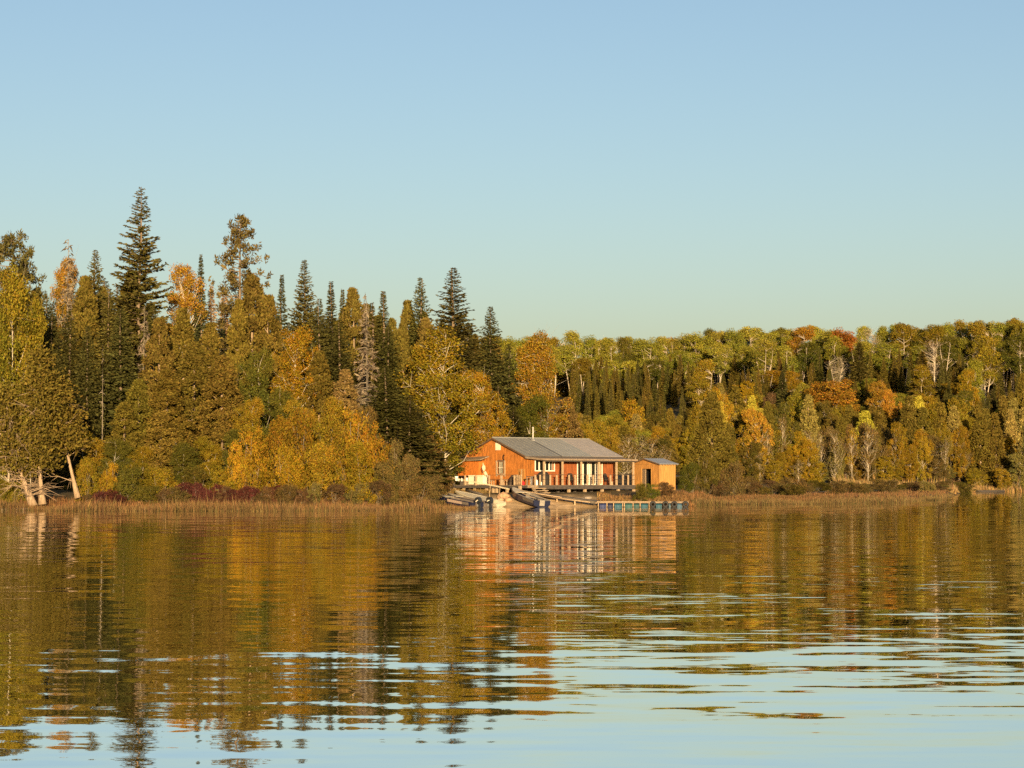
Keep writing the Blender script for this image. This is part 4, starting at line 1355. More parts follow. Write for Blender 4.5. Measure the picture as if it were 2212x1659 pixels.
# things standing on the deck
xf = XL + .55
yf0, yf1 = F.y(1207.5, xf), F.y(1171, xf)
fz = put('chest_freezer', xf, yf0, ZF + .005, 'white chest freezer standing on the deck below the annex doors', 'freezer')
Lf = yf1 - yf0
MB().span((0, 0, .04), (.62, Lf, .80)).build('body', M_cream, fz, bevel=.03)
MB().span((-.02, -.02, .81), (.64, Lf + .02, .90)).build('lid', M_cream, fz, bevel=.02)
MB().span((.05, .05, 0), (.57, Lf - .05, .038)).build('base', M_black, fz)
MB().span((-.045, Lf * .5 - .09, .74), (-.003, Lf * .5 + .09, .79)).build('handle', M_steel, fz)


def jug(name, x, y, h, r, label, cat='jug', m=None, z=None):
    e = put(name, x, y, ZF + .005 if z is None else z, label, cat)
    MB().lathe([(r * .92, 0), (r, h * .06), (r, h * .62), (r * .72, h * .80), (r * .32, h * .88), (r * .32, h * .94)], 12).build('body', m or M_plastic, e, smooth=False)
    MB().lathe([(r * .36, h * .945), (r * .36, h)], 10).build('cap', M_red if m is None else M_black, e)
    return e


def bucket(x, y, h, r, label, z=None):
    e = put('bucket', x, y, ZF + .005 if z is None else z, label, 'bucket')
    MB().lathe([(r * .82, 0), (r, h), (r * 1.06, h), (r * 1.06, h - .03), (r * 1.0, h - .04)], 14).build('body', M_plastic, e)
    MB().lathe([(r * 1.08, h + .003), (r * 1.08, h + .025), (r * .9, h + .04)], 14).build('lid', M_plastic, e)
    return e


# low bench carrying the white containers at the outer corner of the deck
xbn = XL + .35
tb = put('bench', xbn, F.y(1144, xbn), ZF, 'dark plank bench carrying white containers at the deck corner', 'bench')
MB().span((-.22, -.75, .30), (.22, .75, .36)).build('plank', M_darkwood, tb)
for s in (-.6, .6):
    MB().span((-.18, s - .05, 0), (.18, s + .05, .298)).build('leg', M_darkwood, tb)
bucket(xbn, F.y(1141.5, xbn), .42, .16, 'white lidded bucket on the dark plank bench', z=ZF + .362)
jug('jug', xbn - .1, F.y(1149, xbn), .26, .085, 'small white jug beside the lidded bucket on the bench', z=ZF + .362)
jug('jug', xbn + .1, F.y(1152.5, xbn), .30, .085, 'small white jug next to the railing post on the bench', z=ZF + .362)
wb = put('fuel_tank', xbn + .1, F.y(1162.5, xbn), ZF + .34, 'white fuel tank hung behind the railing post by the freezer', 'tank')
MB().span((-.14, -.15, 0), (.14, .15, .34)).build('body', M_plastic, wb, bevel=.05)
MB().lathe([(.05, .34), (.05, .40)], 10).build('cap', M_red, wb)
bk2 = put('crate', xbn + .1, F.y(1162.5, xbn), ZF, 'wooden crate under the white fuel tank by the freezer', 'crate')
MB().span((-.18, -.17, 0), (.18, .17, .06)).span((-.18, -.17, .10), (.18, .17, .2)).span((-.18, -.17, .24), (.18, .17, .338)).build('slats', M_oldwood, bk2)
MB().span((-.15, -.14, .02), (.15, .14, .33)).build('filling', M_darkwood, bk2)
# ragged white flags
fl = put('flag', XL + .9, F.y(1207.8, XL + .9), ZF, 'ragged white flag on an upright pole behind the freezer', 'flag')
hp = F.z(1157, XL + .9, 5) - ZF
MB().tube([(0, 0, 0), (0, 0, hp)], .022, 6).build('pole', M_palewood, fl)
pts = [(0, hp), (-.10, hp - .16), (-.30, hp - .30), (-.34, hp - .55), (-.20, hp - .78), (.02, hp - .66), (.14, hp - .42), (.02, hp - .22)]
MB().prism([(-.03, p[0], p[1]) for p in pts], (.012, 0, 0)).build('cloth', M_cream, fl)
f2 = put('flag', XL + .6, F.y(1222, XL + .6), ZF, 'white cloth tied to a leaning stick beside the ragged flag', 'flag')
z2 = F.z(1178, XL + .6, 4) - ZF
MB().tube([(0, -.35, .2), (0, .42, z2)], .03, 6).build('stick', M_palewood, f2)
pts = [(.40, z2 + .03), (.62, z2 - .1), (.48, z2 - .42), (.30, z2 - .36), (.10, z2 - .42), (.22, z2 - .14)]
MB().prism([(-.05, p[0], p[1]) for p in pts], (.014, 0, 0)).build('cloth', M_cream, f2)
st2 = put('stool', XL + .55, F.y(1229, XL + .55), ZF, 'grey stool at the foot of the leaning stick', 'stool')
MB().span((-.2, -.2, .40), (.2, .2, .45)).build('seat', M_oldwood, st2)
for a in (-.15, .15):
    for b in (-.15, .15): MB().span((a - .03, b - .03, 0), (a + .03, b + .03, .398)).build('leg', M_palewood, st2)
st3 = put('side_table', -.9, F.y(1259, -.9), ZF, 'small timber table under the gable window', 'table')
MB().span((-.3, -.25, .45), (.3, .25, .50)).build('top', M_oldwood, st3)
for a in (-.22, .22):
    for b in (-.18, .18): MB().span((a - .035, b - .035, 0), (a + .035, b + .035, .448)).build('leg', M_palewood, st3)
# covered barbecue and slatted gate near the cabin's front corner
bq = put('covered_barbecue', -.75, F.y(1287, -.75), ZF, 'barbecue under a brown cover beside the slatted gate', 'barbecue')
MB().lathe([(.62, 0), (.58, .25), (.50, .6), (.36, .86), (.12, .95)], 8).build('cover', M_browncloth, bq)
MB().span((-.3, -.3, -.005), (.3, .3, .02)).build('base', M_black, bq)
ga = put('gate', XL + .95, F.y(1294.5, XL + .95), ZF, 'pale slatted gate in front of the brown covered barbecue', 'gate')
for k, yy in enumerate((-.42, -.16, .10, .40)):
    MB().span((-.03, yy - .055, .04), (.03, yy + .055, .95 - .04 * (k % 2))).build('slat', M_palewood, ga)
MB().span((.032, -.5, .70), (.07, .5, .80)).build('rail', M_oldwood, ga)
MB().span((.032, -.5, .14), (.07, .5, .24)).build('rail', M_oldwood, ga)
MB().tube([(.1, -.42, 0), (.1, -.42, 1.45)], .03, 6).build('post', M_palewood, ga)
jc = put('jerrycan', -.45, F.y(1307, -.45), ZF, 'red plastic jerrycan on the deck by the cabin corner', 'jerrycan')
MB().span((-.11, -.15, 0), (.11, .15, .33)).build('body', M_red, jc, bevel=.03)
MB().tube([(0, -.1, .33), (0, -.08, .38), (0, .06, .38), (0, .08, .33)], .018, 6).build('handle', M_red, jc)
MB().lathe([(.03, .33), (.03, .39)], 8, (0, .12, 0)).build('cap', M_black, jc)
gt = put('gas_cylinder', .0, F.y(1320.5, .0) - .55, ZF, 'tall white gas cylinder at the front corner of the cabin', 'gas cylinder')
MB().lathe([(.14, 0), (.15, .04), (.15, .58), (.11, .67), (.04, .70)], 14).build('body', M_plastic, gt, smooth=False)
MB().lathe([(.09, .66), (.09, .76), (.08, .76)], 10).build('collar', M_steel, gt)
wt = put('work_table', F.x(1329, -.75), -.75, ZF, 'dark topped work table beside the white gas cylinder', 'table')
MB().span((-.42, -.28, .74), (.42, .28, .80)).build('top', M_darkwood, wt)
for a in (-.36, .36):
    for b in (-.22, .22): MB().span((a - .04, b - .04, 0), (a + .04, b + .04, .738)).build('leg', M_oldwood, wt)
jug('jug', F.x(1341.5, -1.1), -1.1, .55, .12, 'tall white jug between the first two porch railing posts')
jug('jug', F.x(1352, -1.1), -1.1, .34, .10, 'short white jug just beside the first porch post')
gr = put('covered_grill', F.x(1358, -.75), -.75, ZF, 'large grill under a black domed cover below the kitchen window', 'barbecue')
MB().lathe([(.60, .02), (.62, .3), (.60, .86), (.56, .92), (.46, 1.08), (.28, 1.2), (.08, 1.25)], 12).build('cover', M_blackcloth, gr, smooth=False)
for a in (-.3, .3): MB().span((a - .04, -.04, 0), (a + .04, .04, .05)).build('foot', M_black, gr)


def chair(xp, y, rz, label):
    e = put('patio_chair', F.x(xp, y), y, ZF, label, 'chair', rz, 'dark patio chairs on the porch')
    for a in (-.22, .22):
        MB().bar((a, -.22, 0), (a, -.20, .42), .035, .035).build('leg', M_black, e)
        MB().bar((a, .30, 0), (a, .20, .42), .035, .035).build('leg', M_black, e)
        MB().bar((a * 1.15, -.24, .62), (a * 1.15, .24, .62), .05, .03).build('armrest', M_black, e)
    MB().span((-.25, -.25, .42), (.25, .23, .46)).build('seat', M_blackcloth, e, bevel=.01)
    MB().prism([(-.25, .20, .47), (.25, .20, .47), (.25, .36, 1.02), (.16, .38, 1.07), (-.16, .38, 1.07), (-.25, .36, 1.02)], (0, .03, .005)).build('backrest', M_blackcloth, e)
    return e


chair(1431, -.72, 1.75, 'dark patio chair turned sideways before the red wall panel')
chair(1521, -.85, .25, 'dark patio chair beside the sliding doors, facing the lake')
chair(1563, -.8, -1.2, 'dark patio chair in the open end of the porch, nearer the cabin')
chair(1576, -.7, 1.4, 'dark patio chair at the very end of the porch')
stp = put('stump_table', F.x(1528, -1.15), -1.15, ZF, 'pale log stump used as a table by the porch chair', 'stump')
MB().lathe([(.17, 0), (.16, .2), (.17, .30)], 10).build('stump', M_palewood, stp)
MB().lathe([(.19, .303), (.19, .335)], 12).build('top', M_oldwood, stp)

# ------------------------------------------------------------------ shed
s0 = atp(1647.7, 1222, 208)
S = Frame((s0.x, s0.y, float(ground_z(s0.x, s0.y))), math.radians(42))
shed = empty('shed', S.o, S.phi, 'small tan plywood shed with blue grey roof beside the porch', 'shed')
Wg = S.y(1582, 0)
Ls = S.x(1688.5, 0)
yap = S.y(1609.5, -.2)
zap, zev = S.z(1145.6, -.2, yap), S.z(1159.3, -.2, -.25)
yend = 2 * yap + .25
Wg = yend - .25


def shed_z(y): return zev + (zap - zev) * (1 - abs(y - yap) / (yap + .25))


dy0, dy1 = S.y(1627.8, 0), S.y(1604.8, 0)
zdr = S.z(1172, 0, (dy0 + dy1) / 2)
zsp = shed_z(0) - .12
for a, b in ((0, dy0), (dy1, Wg)):
    MB().span((0, a + .004, -.1), (.05, b - .004, zsp)).build('wall_panel', M_tan, shed)
MB().span((.001, dy0 - .003, zdr), (.05, dy1 + .003, zsp)).build('wall_panel', M_tan, shed)
MB().prism([(.002, 0, zsp + .012), (.002, 0.001, shed_z(0) - .06), (.002, yap, zap - .06), (.002, Wg, shed_z(Wg) - .06), (.002, Wg, zsp + .012)], (.05, 0, 0)).build('gable_panel', M_tan, shed)
MB().span((.055, 0, -.1), (Ls, .05, zsp - .0)).build('side_wall', M_tan2, shed)
MB().span((.055, Wg - .05, -.1), (Ls, Wg, zsp)).build('side_wall', M_tan, shed)
MB().span((Ls - .05, .055, -.1), (Ls, Wg - .055, zsp)).build('back_wall', M_tan, shed)
MB().span((.9, .06, -.05), (.95, Wg - .06, zsp)).build('interior_shade_sheet', M_black, shed)  # black sheet added for the shade seen through the open door
for s, nm in ((-.25, 'a'), (yend, 'b')):
    o = MB().prism([(-.2, yap, zap), (-.2, s, zev), (Ls + .2, s, zev), (Ls + .2, yap, zap)], (0, 0, -.045)).build('roof', M_shedroof, shed)
    if nm == 'a':
        for k in range(7):
            x = -.05 + (Ls + .1) * k / 6
            MB().bar((x, .02, shed_z(.02) - .10), (x, -.22, zev - .10), .05, .08).build('rafter', M_oldwood, o)
    MB().prism([(-.232, yap, zap - .01), (-.232, s, zev - .01), (-.232, s, zev - .12), (-.232, yap, zap - .12)], (.03, 0, 0)).build('rake_board', M_trim, o)
door = MB().bar((.02, dy1 - .03, zdr / 2 - .02), (-.30, dy0 + .42, zdr / 2 - .02), .045, zdr - .05).build('door', M_palewood, shed)
MB().span((-.03, dy1, -.02), (-.003, dy1 + .09, zdr + .09)).build('door_frame', M_tan2, shed)
MB().span((-.03, dy0 - .06, -.02), (-.003, dy0, zdr + .09)).build('door_frame', M_tan2, shed)

# ------------------------------------------------------------------ beach: boats
M_navy = mat('navy_hull_paint', (.012, .014, .035), .35, .2, (2, 2, 2), spec=.5)
M_alu = mat('worn_aluminium', (.30, .27, .235), .5, .2, (3, 3, 3), metal=.2)
M_hullwhite = mat('off_white_gelcoat', (.47, .42, .32), .4, .08)
M_hullgrey = mat('grey_hull_band', (.12, .10, .085), .5, .2)
M_hullpink = mat('faded_hull_band', (.34, .255, .21), .5, .12)
M_motor = mat('charcoal_motor_cowl', (.022, .024, .028), .3, .2, spec=.5)


def boat(name, bow, stern, L, B, H, label, hull_m, deck_m, liner_m, foredeck=.3, benches=(.35, .6), stripe=None, roll=0.0, gun_m=None):
    """A V-hulled open skiff. Empty at the transom's foot, x runs forward."""
    b, s = Vector(bow), Vector(stern)
    d = b - s
    e = empty(name, s, 0, label, 'boat')
    e.rotation_euler = (roll, -math.atan2(d.z, d.xy.length), math.atan2(d.y, d.x))
    n = 13
    T = np.linspace(0, 1, n)
    wid = lambda t: B / 2 * (1 - max(0, (t - .45) / .55) ** 2.3 * .97) * (.93 + .07 * min(1, t * 4))
    she = lambda t: H * (.86 + .30 * t ** 2.2)
    kel = lambda t: H * (.92 * max(0, (t - .70) / .30) ** 2.4)
    chn = lambda t: H * (.18 + .62 * max(0, (t - .5) / .5) ** 2)

    def ring(t, k=1.0, dz=0.0, floor=None):
        w_, zs, zk, zc = wid(t) * k, she(t), kel(t) + dz, chn(t) + dz
        if floor is not None: zk = zc = max(floor, zc if zc > floor else floor)
        zk = min(zk, zs - .02); zc = min(max(zc, zk), zs - .01)
        return [(t * L, w_, zs), (t * L, w_ * .84, zc), (t * L, 0, zk), (t * L, -w_ * .84, zc), (t * L, -w_, zs)]

    m = MB()
    rings = [ring(t) for t in T]
    vs = [p for r_ in rings for p in r_]
    fs = [(i * 5 + j, i * 5 + j + 1, (i + 1) * 5 + j + 1, (i + 1) * 5 + j) for i in range(n - 1) for j in range(4)]
    m.add(vs, fs + [(0, 1, 2, 3, 4)])
    hull = m.build('hull', hull_m, e)
    sol = hull.modifiers.new('thickness', 'SOLIDIFY')
    sol.thickness = .03
    sol.offset = 1
    m = MB()
    Ti = np.linspace(.02, 1 - foredeck * .8, 9)
    rings = [ring(t, .93, .03, H * .28) for t in Ti]
    vs = [p for r_ in rings for p in r_]
    m.add(vs, [(i * 5 + j, i * 5 + j + 1, (i + 1) * 5 + j + 1, (i + 1) * 5 + j) for i in range(8) for j in range(4)])
    m.build('liner', liner_m, e)
    m = MB()
    for sgn in (1, -1):
        pts = [(t * L, sgn * wid(t), she(t) + .012) for t in T]
        m.tube(pts, .035, 5)
    m.build('gunwale', gun_m or deck_m, e)
    if foredeck > 0:
        m = MB()
        Td = np.linspace(1 - foredeck, 1, 6)
        for t0, t1 in zip(Td[:-1], Td[1:]):
            m.prism([(t0 * L, wid(t0), she(t0) + .02), (t1 * L, wid(t1), she(t1) + .02), (t1 * L, -wid(t1), she(t1) + .02), (t0 * L, -wid(t0), she(t0) + .02)], (0, 0, -.035))
        m.build('foredeck', deck_m, e)
    for t in benches:
        m = MB()
        m.span((t * L - .16, -wid(t) * .9, H * .55), (t * L + .16, wid(t) * .9, H * .60)).span((t * L - .12, -wid(t) * .8, H * .3), (t * L + .12, wid(t) * .8, H * .549))
        m.build('bench_seat', liner_m, e)
    m = MB()
    m.span((-.06, -wid(0) * .98, H * .30), (-.012, wid(0) * .98, she(0) - .02))
    m.build('transom', hull_m, e)
    m = MB().span((-.10, -.24, H * .22), (-.062, .24, she(0) + .03))
    m.build('motor_board', liner_m, e)
    if stripe:
        for t0, t1, mm_ in stripe:
            for sgn in (1, -1):
                a0, a1 = t0, t1
                m = MB()
                ps = []
                for t, top in ((a0, 1), (a1, 1), (a1, 0), (a0, 0)):
                    zc, zs = chn(t), she(t)
                    f = .93 if top else .40
                    ww = wid(t) * (.84 + .16 * f)
                    ps.append((t * L, sgn * (ww + .036), zc + (zs - zc) * f))
                m.prism(ps, (0, sgn * .012, 0))
                m.build('hull_band', mm_, e)
    return e


def bp(xp, yp, Y, lift=0.0):
    p = atp(xp, yp, Y)
    return Vector((p.x, Y, max(float(ground_z(p.x, Y)), -.10) + lift))


bands = [(.06, .22, M_hullgrey), (.222, .38, M_hullpink), (.382, .58, M_hullpink)]
bA = boat('skiff', bp(1091, 1240, 189.4, .02), bp(1192, 1262, 186.0, .0), 4.9, 1.55, .62, 'dark hulled skiff with pale bow deck and faded bands, outermost in the reeds',
          M_navy, M_hullwhite, M_hullgrey, .30, (.3, .55), bands, gun_m=M_navy)
rm = MB()
for k, dx in enumerate((0, .14)):
    rm.bar((2.62 + dx, -.86, .34), (2.70 + dx, -.875, .56), .02, .05, up=(0, 1, 0))
rm.build('registration_mark', M_red, bA)
bC = boat('skiff', bp(1120, 1240, 191.0, .02), bp(1218, 1262, 187.8, .0), 4.8, 1.4, .54, 'grey skiff with pale bow deck lying between two other boats',
          M_hullgrey, M_hullwhite, M_hullgrey, .28, (.3, .55), [(.5, .66, M_hullgrey), (.2, .48, M_hullpink)], gun_m=M_hullgrey)
bB = boat('skiff', bp(1146, 1236, 194.2, .02), bp(1252, 1262, 190.2, .03), 5.9, 1.2, .40, 'long off white boat with covered deck hauled up by the timber heap',
          M_hullwhite, M_hullwhite, M_hullwhite, .80, (), None, roll=-.12)
bD = boat('skiff', bp(1276, 1240, 195.4, .02), bp(1353, 1262, 190.3, .03), 5.6, 1.75, .70, 'navy blue boat with pale open interior drawn up on the sandy beach',
          M_navy, M_hullwhite, M_alu, .34, (.22, .45), [(.02, .34, M_hullgrey)], roll=0.05, gun_m=M_alu)
MB().span((.5, .2, .46), (1.0, .55, .62)).build('fuel_can', M_black, bD)
MB().bar((.4, -.5, .72), (2.6, -.3, .74), .08, .03).build('paddle', M_palewood, bD)
MB().bar((1.2, .15, .62), (2.9, .4, .74), .09, .05).build('loose_plank', M_palewood, bD)
MB().span((.9, -.45, .40), (1.3, -.1, .60)).build('gear_box', M_hullgrey, bD)


def outboard(loc, rz, tilt, label):
    e = empty('outboard_motor', loc, 0, label, 'outboard motor')
    e.rotation_euler = (0, tilt, rz)
    MB().prism([(-.52, -.16, .32), (-.10, -.16, .26), (.02, -.16, .40), (.0, -.16, .72), (-.12, -.16, .84), (-.42, -.16, .80), (-.56, -.16, .62)], (0, .32, 0)).build('cowl', M_motor, e, bevel=.03)
    MB().prism([(-.40, -.18, .50), (-.10, -.18, .47), (-.08, -.18, .53), (-.38, -.18, .58)], (0, .012, 0)).build('decal', M_white, e)
    MB().prism([(-.40, .168, .50), (-.10, .168, .47), (-.08, .168, .53), (-.38, .168, .58)], (0, .012, 0)).build('decal', M_white, e)
    MB().span((-.34, -.07, -.28), (-.16, .07, .30)).build('leg', M_motor, e)
    MB().span((-.50, -.10, -.30), (-.08, .10, -.26)).build('cavitation_plate', M_motor, e)
    MB().prism([(-.42, -.045, -.30), (-.10, -.045, -.30), (-.12, -.045, -.44), (-.20, -.045, -.62), (-.30, -.045, -.62), (-.46, -.045, -.42)], (0, .09, 0)).build('gearcase', M_motor, e)
    m = MB()
    for k in range(3):
        a = 2 * PI * k / 3
        m.bar((-.50, 0, -.40), (-.52, math.cos(a) * .15, -.40 + math.sin(a) * .15), .10, .015, up=(1, .6, 0))
    m.build('propeller', M_steel, e)
    MB().span((-.12, -.11, .10), (.05, .11, .34)).build('clamp_bracket', M_steel, e)
    return e


def on_boat(b, x, y, z):
    b_m = Matrix.Translation(b.location) @ b.rotation_euler.to_matrix().to_4x4()
    return b_m @ Vector((x, y, z))


outboard(on_boat(bA, -.14, 0, .12), bA.rotation_euler.z, .40, 'charcoal outboard motor tilted up on the dark banded skiff')
outboard(on_boat(bC, -.14, 0, .14), bC.rotation_euler.z, .22, 'charcoal outboard motor on the grey skiff, beside the white boat')

# ------------------------------------------------------------------ gangway, rails, dock
M_gang = mat('grey_gangway_planks', (.125, .10, .075), .9, .4, (5, 5, 5), bump=.008)
ng = 22
A_, B_ = atp(1338, 1232, 195.5), atp(1497, 1253.3, 191.4)
gw_ = empty('gangway', A_, 0, 'grey plank gangway sloping from the deck down to the dock', 'gangway')
dv = B_ - A_
for k in range(ng):
    p0, p1 = dv * (k / ng), dv * ((k + .93) / ng)
    MB().bar(p0, p1, 1.15, .045).build('plank', M_gang, gw_)
nrm = Vector((-dv.y, dv.x, 0)).normalized()
for s in (-.5, .5):
    off = nrm * s + Vector((0, 0, -.12))
    MB().bar(off, dv + off, .08, .18).build('stringer', M_gang, gw_)
for k in (.12, .4, .68):
    for s in (-.5, .5):
        p = dv * k + nrm * s
        g = float(ground_z(A_.x + p.x, A_.y + p.y)) - A_.z - .1
        if g < p.z - .25: MB().span((p.x - .06, p.y - .06, g), (p.x + .06, p.y + .06, p.z - .21)).build('prop', M_palewood, gw_)
for (a, b, lab) in ((atp(1302, 1226, 194.2), atp(1404, 1243.5, 192.4), 'long pale timber pole lying along the beach side of the gangway'),
                    (atp(1345, 1238, 194.0), atp(1492, 1257.5, 191.0), 'long weathered timber pole propped just under the gangway')):
    b.z = max(b.z, float(ground_z(b.x, b.y)) + .05)
    tag(MB().tube([a, a * .5 + b * .5 + Vector((0, 0, -.03)), b], [.06, .055, .045], 7).build('timber_pole', M_palewood, smooth=True), lab, 'timber pole', 'timber poles along the gangway')

DY = 191.2
dxa, dxb = atp(1492, 1260, DY).x, atp(1722, 1260, DY).x
dz = CAM_H - (1253.2 - HOR) / FP * DY
dock = empty('floating_dock', (dxa, DY, 0), 0, 'floating dock of planks carried on blue barrels', 'dock')
DL = dxb - dxa
nb = 27
for k in range(nb):
    MB().span((DL * k / nb + .006, 0, dz - .045 - .004 * (k % 3)), (DL * (k + 1) / nb - .006, 1.5, dz - .004 * (k % 3))).build('plank', M_palewood if k < 17 else M_oldwood, dock)
for y in (.03, 1.42):
    MB().span((0, y, dz - .15), (DL, y + .05, dz - .055)).build('side_beam', M_oldwood if y < 1 else M_darkwood, dock)
BL = [((.035, .055, .20), 1499, 1515.5, 'blue barrel'), ((.012, .022, .085), 1520, 1532, 'dark navy barrel'), ((.02, .14, .22), 1536.5, 1555, 'teal blue barrel'), ((.035, .15, .15), 1563, 1581, 'sea green barrel'),
      ((.035, .13, .13), 1585, 1598.5, 'dull green barrel'), ((.02, .13, .19), 1603, 1620, 'teal barrel'), ((.02, .13, .20), 1640, 1655, 'blue barrel between tyres'), ((.10, .19, .27), 1672, 1678, 'pale blue barrel between tyres'), ((.08, .20, .32), 1693, 1706, 'light blue barrel between tyres')]
wx = lambda xp: atp(xp, 1260, DY).x - dxa
for c, a, b, lab in BL:
    m_ = mat('barrel_' + lab.replace(' ', '_'), tuple(k * .42 for k in c), .6, .18, (3, 3, 3))
    x0, x1 = wx(a), wx(b)
    r_ = .275
    o = MB().lathe([(r_ * .92, x0), (r_, x0 + .03), (r_, x0 + .2 * (x1 - x0)), (r_ * 1.04, x0 + .24 * (x1 - x0)), (r_, x0 + .28 * (x1 - x0)), (r_, x1 - .28 * (x1 - x0)),
                    (r_ * 1.04, x1 - .24 * (x1 - x0)), (r_, x1 - .2 * (x1 - x0)), (r_, x1 - .03), (r_ * .92, x1)], 18, (0, .36, dz - .16 - r_), axis='x').build('barrel', m_, dock)
    o['label'] = lab + ' under the dock'
for xp in (1496, 1517.5, 1534, 1556.8, 1561, 1582.8, 1600.5, 1623):
    x = wx(xp)
    MB().span((x - .036, .01, .03), (x + .036, .028, dz - .15)).build('bracket', M_palewood, dock)
M_tyre = mat('tyre_rubber', (.018, .018, .019), .75, .3, (8, 8, 8), bump=.01)
for xp, lab in ((1632, 'black tyre fender on the dock side, first beyond the plain barrels'), (1663.5, 'black tyre fender on the dock, second from the plain barrels'),
                (1685.5, 'black tyre fender on the dock, third from the plain barrels'), (1713.5, 'black tyre fender at the outer end of the dock')):
    e = empty('tyre', (dxa + wx(xp), DY - .12, dz - .26), random.uniform(-.1, .1), lab, 'tyre', 'tyre fenders along the dock')
    MB().torus((0, 0, 0), .19, .095, 22, 8).build('tread', M_tyre, e, smooth=True)
    MB().torus((0, -.05, 0), .145, .035, 20, 6).build('sidewall', M_black, e, smooth=True)

# water pipes strung along the shore in front of the deck
for k, off in enumerate((0., 7.)):
    ps = [atp(1012, 1171 + off * .8, 199), atp(1069, 1178 + off * .2, 198), atp(1105, 1187 + off * .3, 197), atp(1140, 1196 + off * .3, 196), atp(1196, 1206 + off * .25, 195), atp(1240, 1214.5 + off * .25, 194.6), atp(1274, 1222 + off * .3, 194.5)]
    tag(MB().tube(ps, .022, 6).build('water_pipe', M_pipe, smooth=True),
        ('upper' if k == 0 else 'lower') + ' pale water pipe strung from the brush past the deck front', 'pipe', 'pale water pipes strung along the shore')
for xp, y0, Y, lab in ((1071, 1150, 198.2, 'thin leaning stake carrying the pale pipes in the brush'), (1128, 1193, 196.4, 'short stake under the pale pipes by the deck corner'),
                       (1226, 1211, 194.9, 'thin stake under the pale pipes in front of the deck'), (1250, 1217, 194.7, 'thin stake under the pale pipes close to the navy boat')):
    t_ = atp(xp, y0, Y)
    g = float(ground_z(t_.x, Y)) - .1
    tag(MB().tube([(t_.x - .1, Y + .05, g), (t_.x, Y + .05, t_.z)], .03, 6).build('stake', M_palewood), lab, 'stake', 'stakes under the pale pipes')


# rocks, logs and timber heap
def rock(loc, s, label, m, seed):
    r = np.random.default_rng(seed)
    mb = MB()
    n1, n2 = 9, 6
    vs, fs = [], []
    for i in range(n2 + 1):
        th_ = PI * i / n2
        for j in range(n1):
            a = 2 * PI * j / n1
            k = r.uniform(.82, 1.12)
            vs.append((math.sin(th_) * math.cos(a) * s[0] * k, math.sin(th_) * math.sin(a) * s[1] * k, math.cos(th_) * s[2] * k))
    for i in range(n2):
        for j in range(n1):
            fs.append((i * n1 + j, i * n1 + (j + 1) % n1, (i + 1) * n1 + (j + 1) % n1, (i + 1) * n1 + j))
    mb.add(vs, fs)
    o = mb.build('rock', m)
    o.location = loc
    return tag(o, label, 'rock', 'rocks on the beach')


for k, (xp, yp, Y, s, lab, m_) in enumerate((
        (1259, 1236, 194.6, (.62, .4, .36), 'largest orange brown rock beneath the deck, beside the navy bow', M_rock), (1251, 1243, 193.4, (.34, .3, .2), 'small orange rock in front of the largest rock', M_rock),
        (1270, 1243, 193.0, (.34, .3, .24), 'pale orange rock touching the bow of the navy boat', M_rock), (1468, 1236, 195.2, (.42, .3, .2), 'flat pale rock against a post under the porch deck', M_rock2),
        (1456, 1240, 194.6, (.22, .2, .16), 'small pale rock under the porch deck front', M_rock2), (1238, 1248, 192.6, (.25, .2, .13), 'low brown stone between the white boat and the rocks', M_rock2))):
    p = atp(xp, yp, Y)
    rock((p.x, Y, float(ground_z(p.x, Y)) + s[2] * .55), s, lab, m_, 70 + k)
hp_ = [((1152, 196.6), (1216, 194.4), .12, .16), ((1158, 195.6), (1222, 193.6), .10, .12), ((1165, 196.0), (1206, 194.6), .11, .40), ((1170, 195.2), (1240, 193.2), .08, .22), ((1150, 195.8), (1185, 194.2), .09, .30)]
for k, ((xa_, Ya), (xb_, Yb_), r_, h_) in enumerate(hp_):
    a, b = atp(xa_, 1240, Ya), atp(xb_, 1240, Yb_)
    a.z, b.z = float(ground_z(a.x, Ya)) + h_, float(ground_z(b.x, Yb_)) + h_ * .8
    tag(MB().tube([a, a * .5 + b * .5, b], [r_, r_ * .95, r_ * .8], 7).build('log', M_oldwood if k % 2 else M_darkwood, smooth=True),
        ('lowest thick', 'second thick', 'topmost short', 'longest thin', 'short slanting')[k] + ' log of the timber heap below the freezer deck', 'log', 'logs heaped below the deck')
a, b = at(-30, 1099, 168.4), at(84, 1097, 168.9)
tag(MB().tube([(a.x, a.y, .05), (b.x, b.y, .09)], [.12, .09], 7).build('log', M_dead, smooth=True), 'pale driftwood log half afloat below the leaning cedars', 'log')
a, b = at(2010, 1062, 455), at(2170, 1062, 459.5)
tag(MB().tube([(a.x, a.y, .12), (b.x, b.y, .2)], [.3, .2], 7).build('log', M_darkwood, smooth=True), 'dark driftwood log along the far shore', 'log')


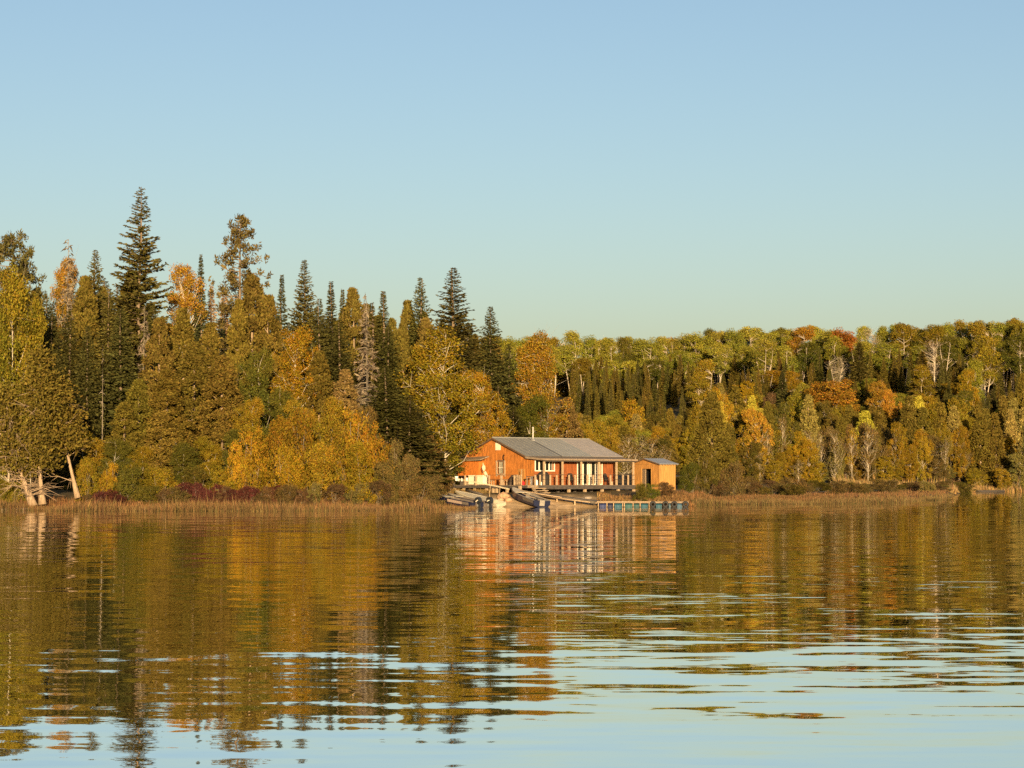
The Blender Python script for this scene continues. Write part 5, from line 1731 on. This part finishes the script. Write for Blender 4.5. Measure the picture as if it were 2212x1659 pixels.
# ------------------------------------------------------------------ labels for the forest trees
ONES = ['', 'first', 'second', 'third', 'fourth', 'fifth', 'sixth', 'seventh', 'eighth', 'ninth', 'tenth', 'eleventh', 'twelfth', 'thirteenth', 'fourteenth',
        'fifteenth', 'sixteenth', 'seventeenth', 'eighteenth', 'nineteenth']
TENS = {2: ('twentieth', 'twenty'), 3: ('thirtieth', 'thirty'), 4: ('fortieth', 'forty'), 5: ('fiftieth', 'fifty'), 6: ('sixtieth', 'sixty'), 7: ('seventieth', 'seventy'), 8: ('eightieth', 'eighty'), 9: ('ninetieth', 'ninety')}


def ordinal(n):
    if n < 20: return ONES[n]
    if n >= 100: return 'hundredth' if n == 100 else 'hundred and ' + ordinal(n - 100)
    t, o = divmod(n, 10)
    return TENS[t][0] if o == 0 else TENS[t][1] + '-' + ONES[o]


ZONE = {'near': ('in the near forest', 'trees of the near forest', -1), 'back': ('at the back of the near forest', 'trees at the back of the near forest', -1),
        'shore': ('on the near shore', 'shrubs on the near shore', -1), 'crest': ('on the far hilltop skyline', 'aspens on the far hilltop', 1),
        'crest2': ('just below the far skyline', 'aspens below the far skyline', 1), 'behind': ('behind the hilltop trunks', 'conifers behind the hilltop trunks', 1),
        'slope': ('on the far slope', 'trees on the far slope', 1), 'mid': ('behind cabin and shed', 'trees behind cabin and shed', 1),
        'young': ('under the hilltop aspens', 'young spruces under the hilltop aspens', 1), 'farshore': ('on the far shore', 'trees on the far shore', 1), 'edge': ("at the far water's edge", 'small trees at the far water edge', 1),
        'marsh': ('along the marsh beyond the shed', 'shrubs along the marsh', 1), 'shed': ('by the shed', 'shrubs round the shed', 1)}
groups = {}
for e, zone, desc, xd, label in TREES:
    e['group'] = ZONE[zone][1]
    if label:
        e['label'] = label
    else:
        groups.setdefault((zone, desc), []).append((xd * ZONE[zone][2], e))
for (zone, desc), lst in groups.items():
    lst.sort(key=lambda p: p[0])
    for k, (_, e) in enumerate(lst):
        if len(lst) == 1:
            e['label'] = f'{desc} {ZONE[zone][0]}, only one of its colour'
        else:
            e['label'] = f'{desc} {ZONE[zone][0]}, {ordinal(k + 1)} such out from the cabin'
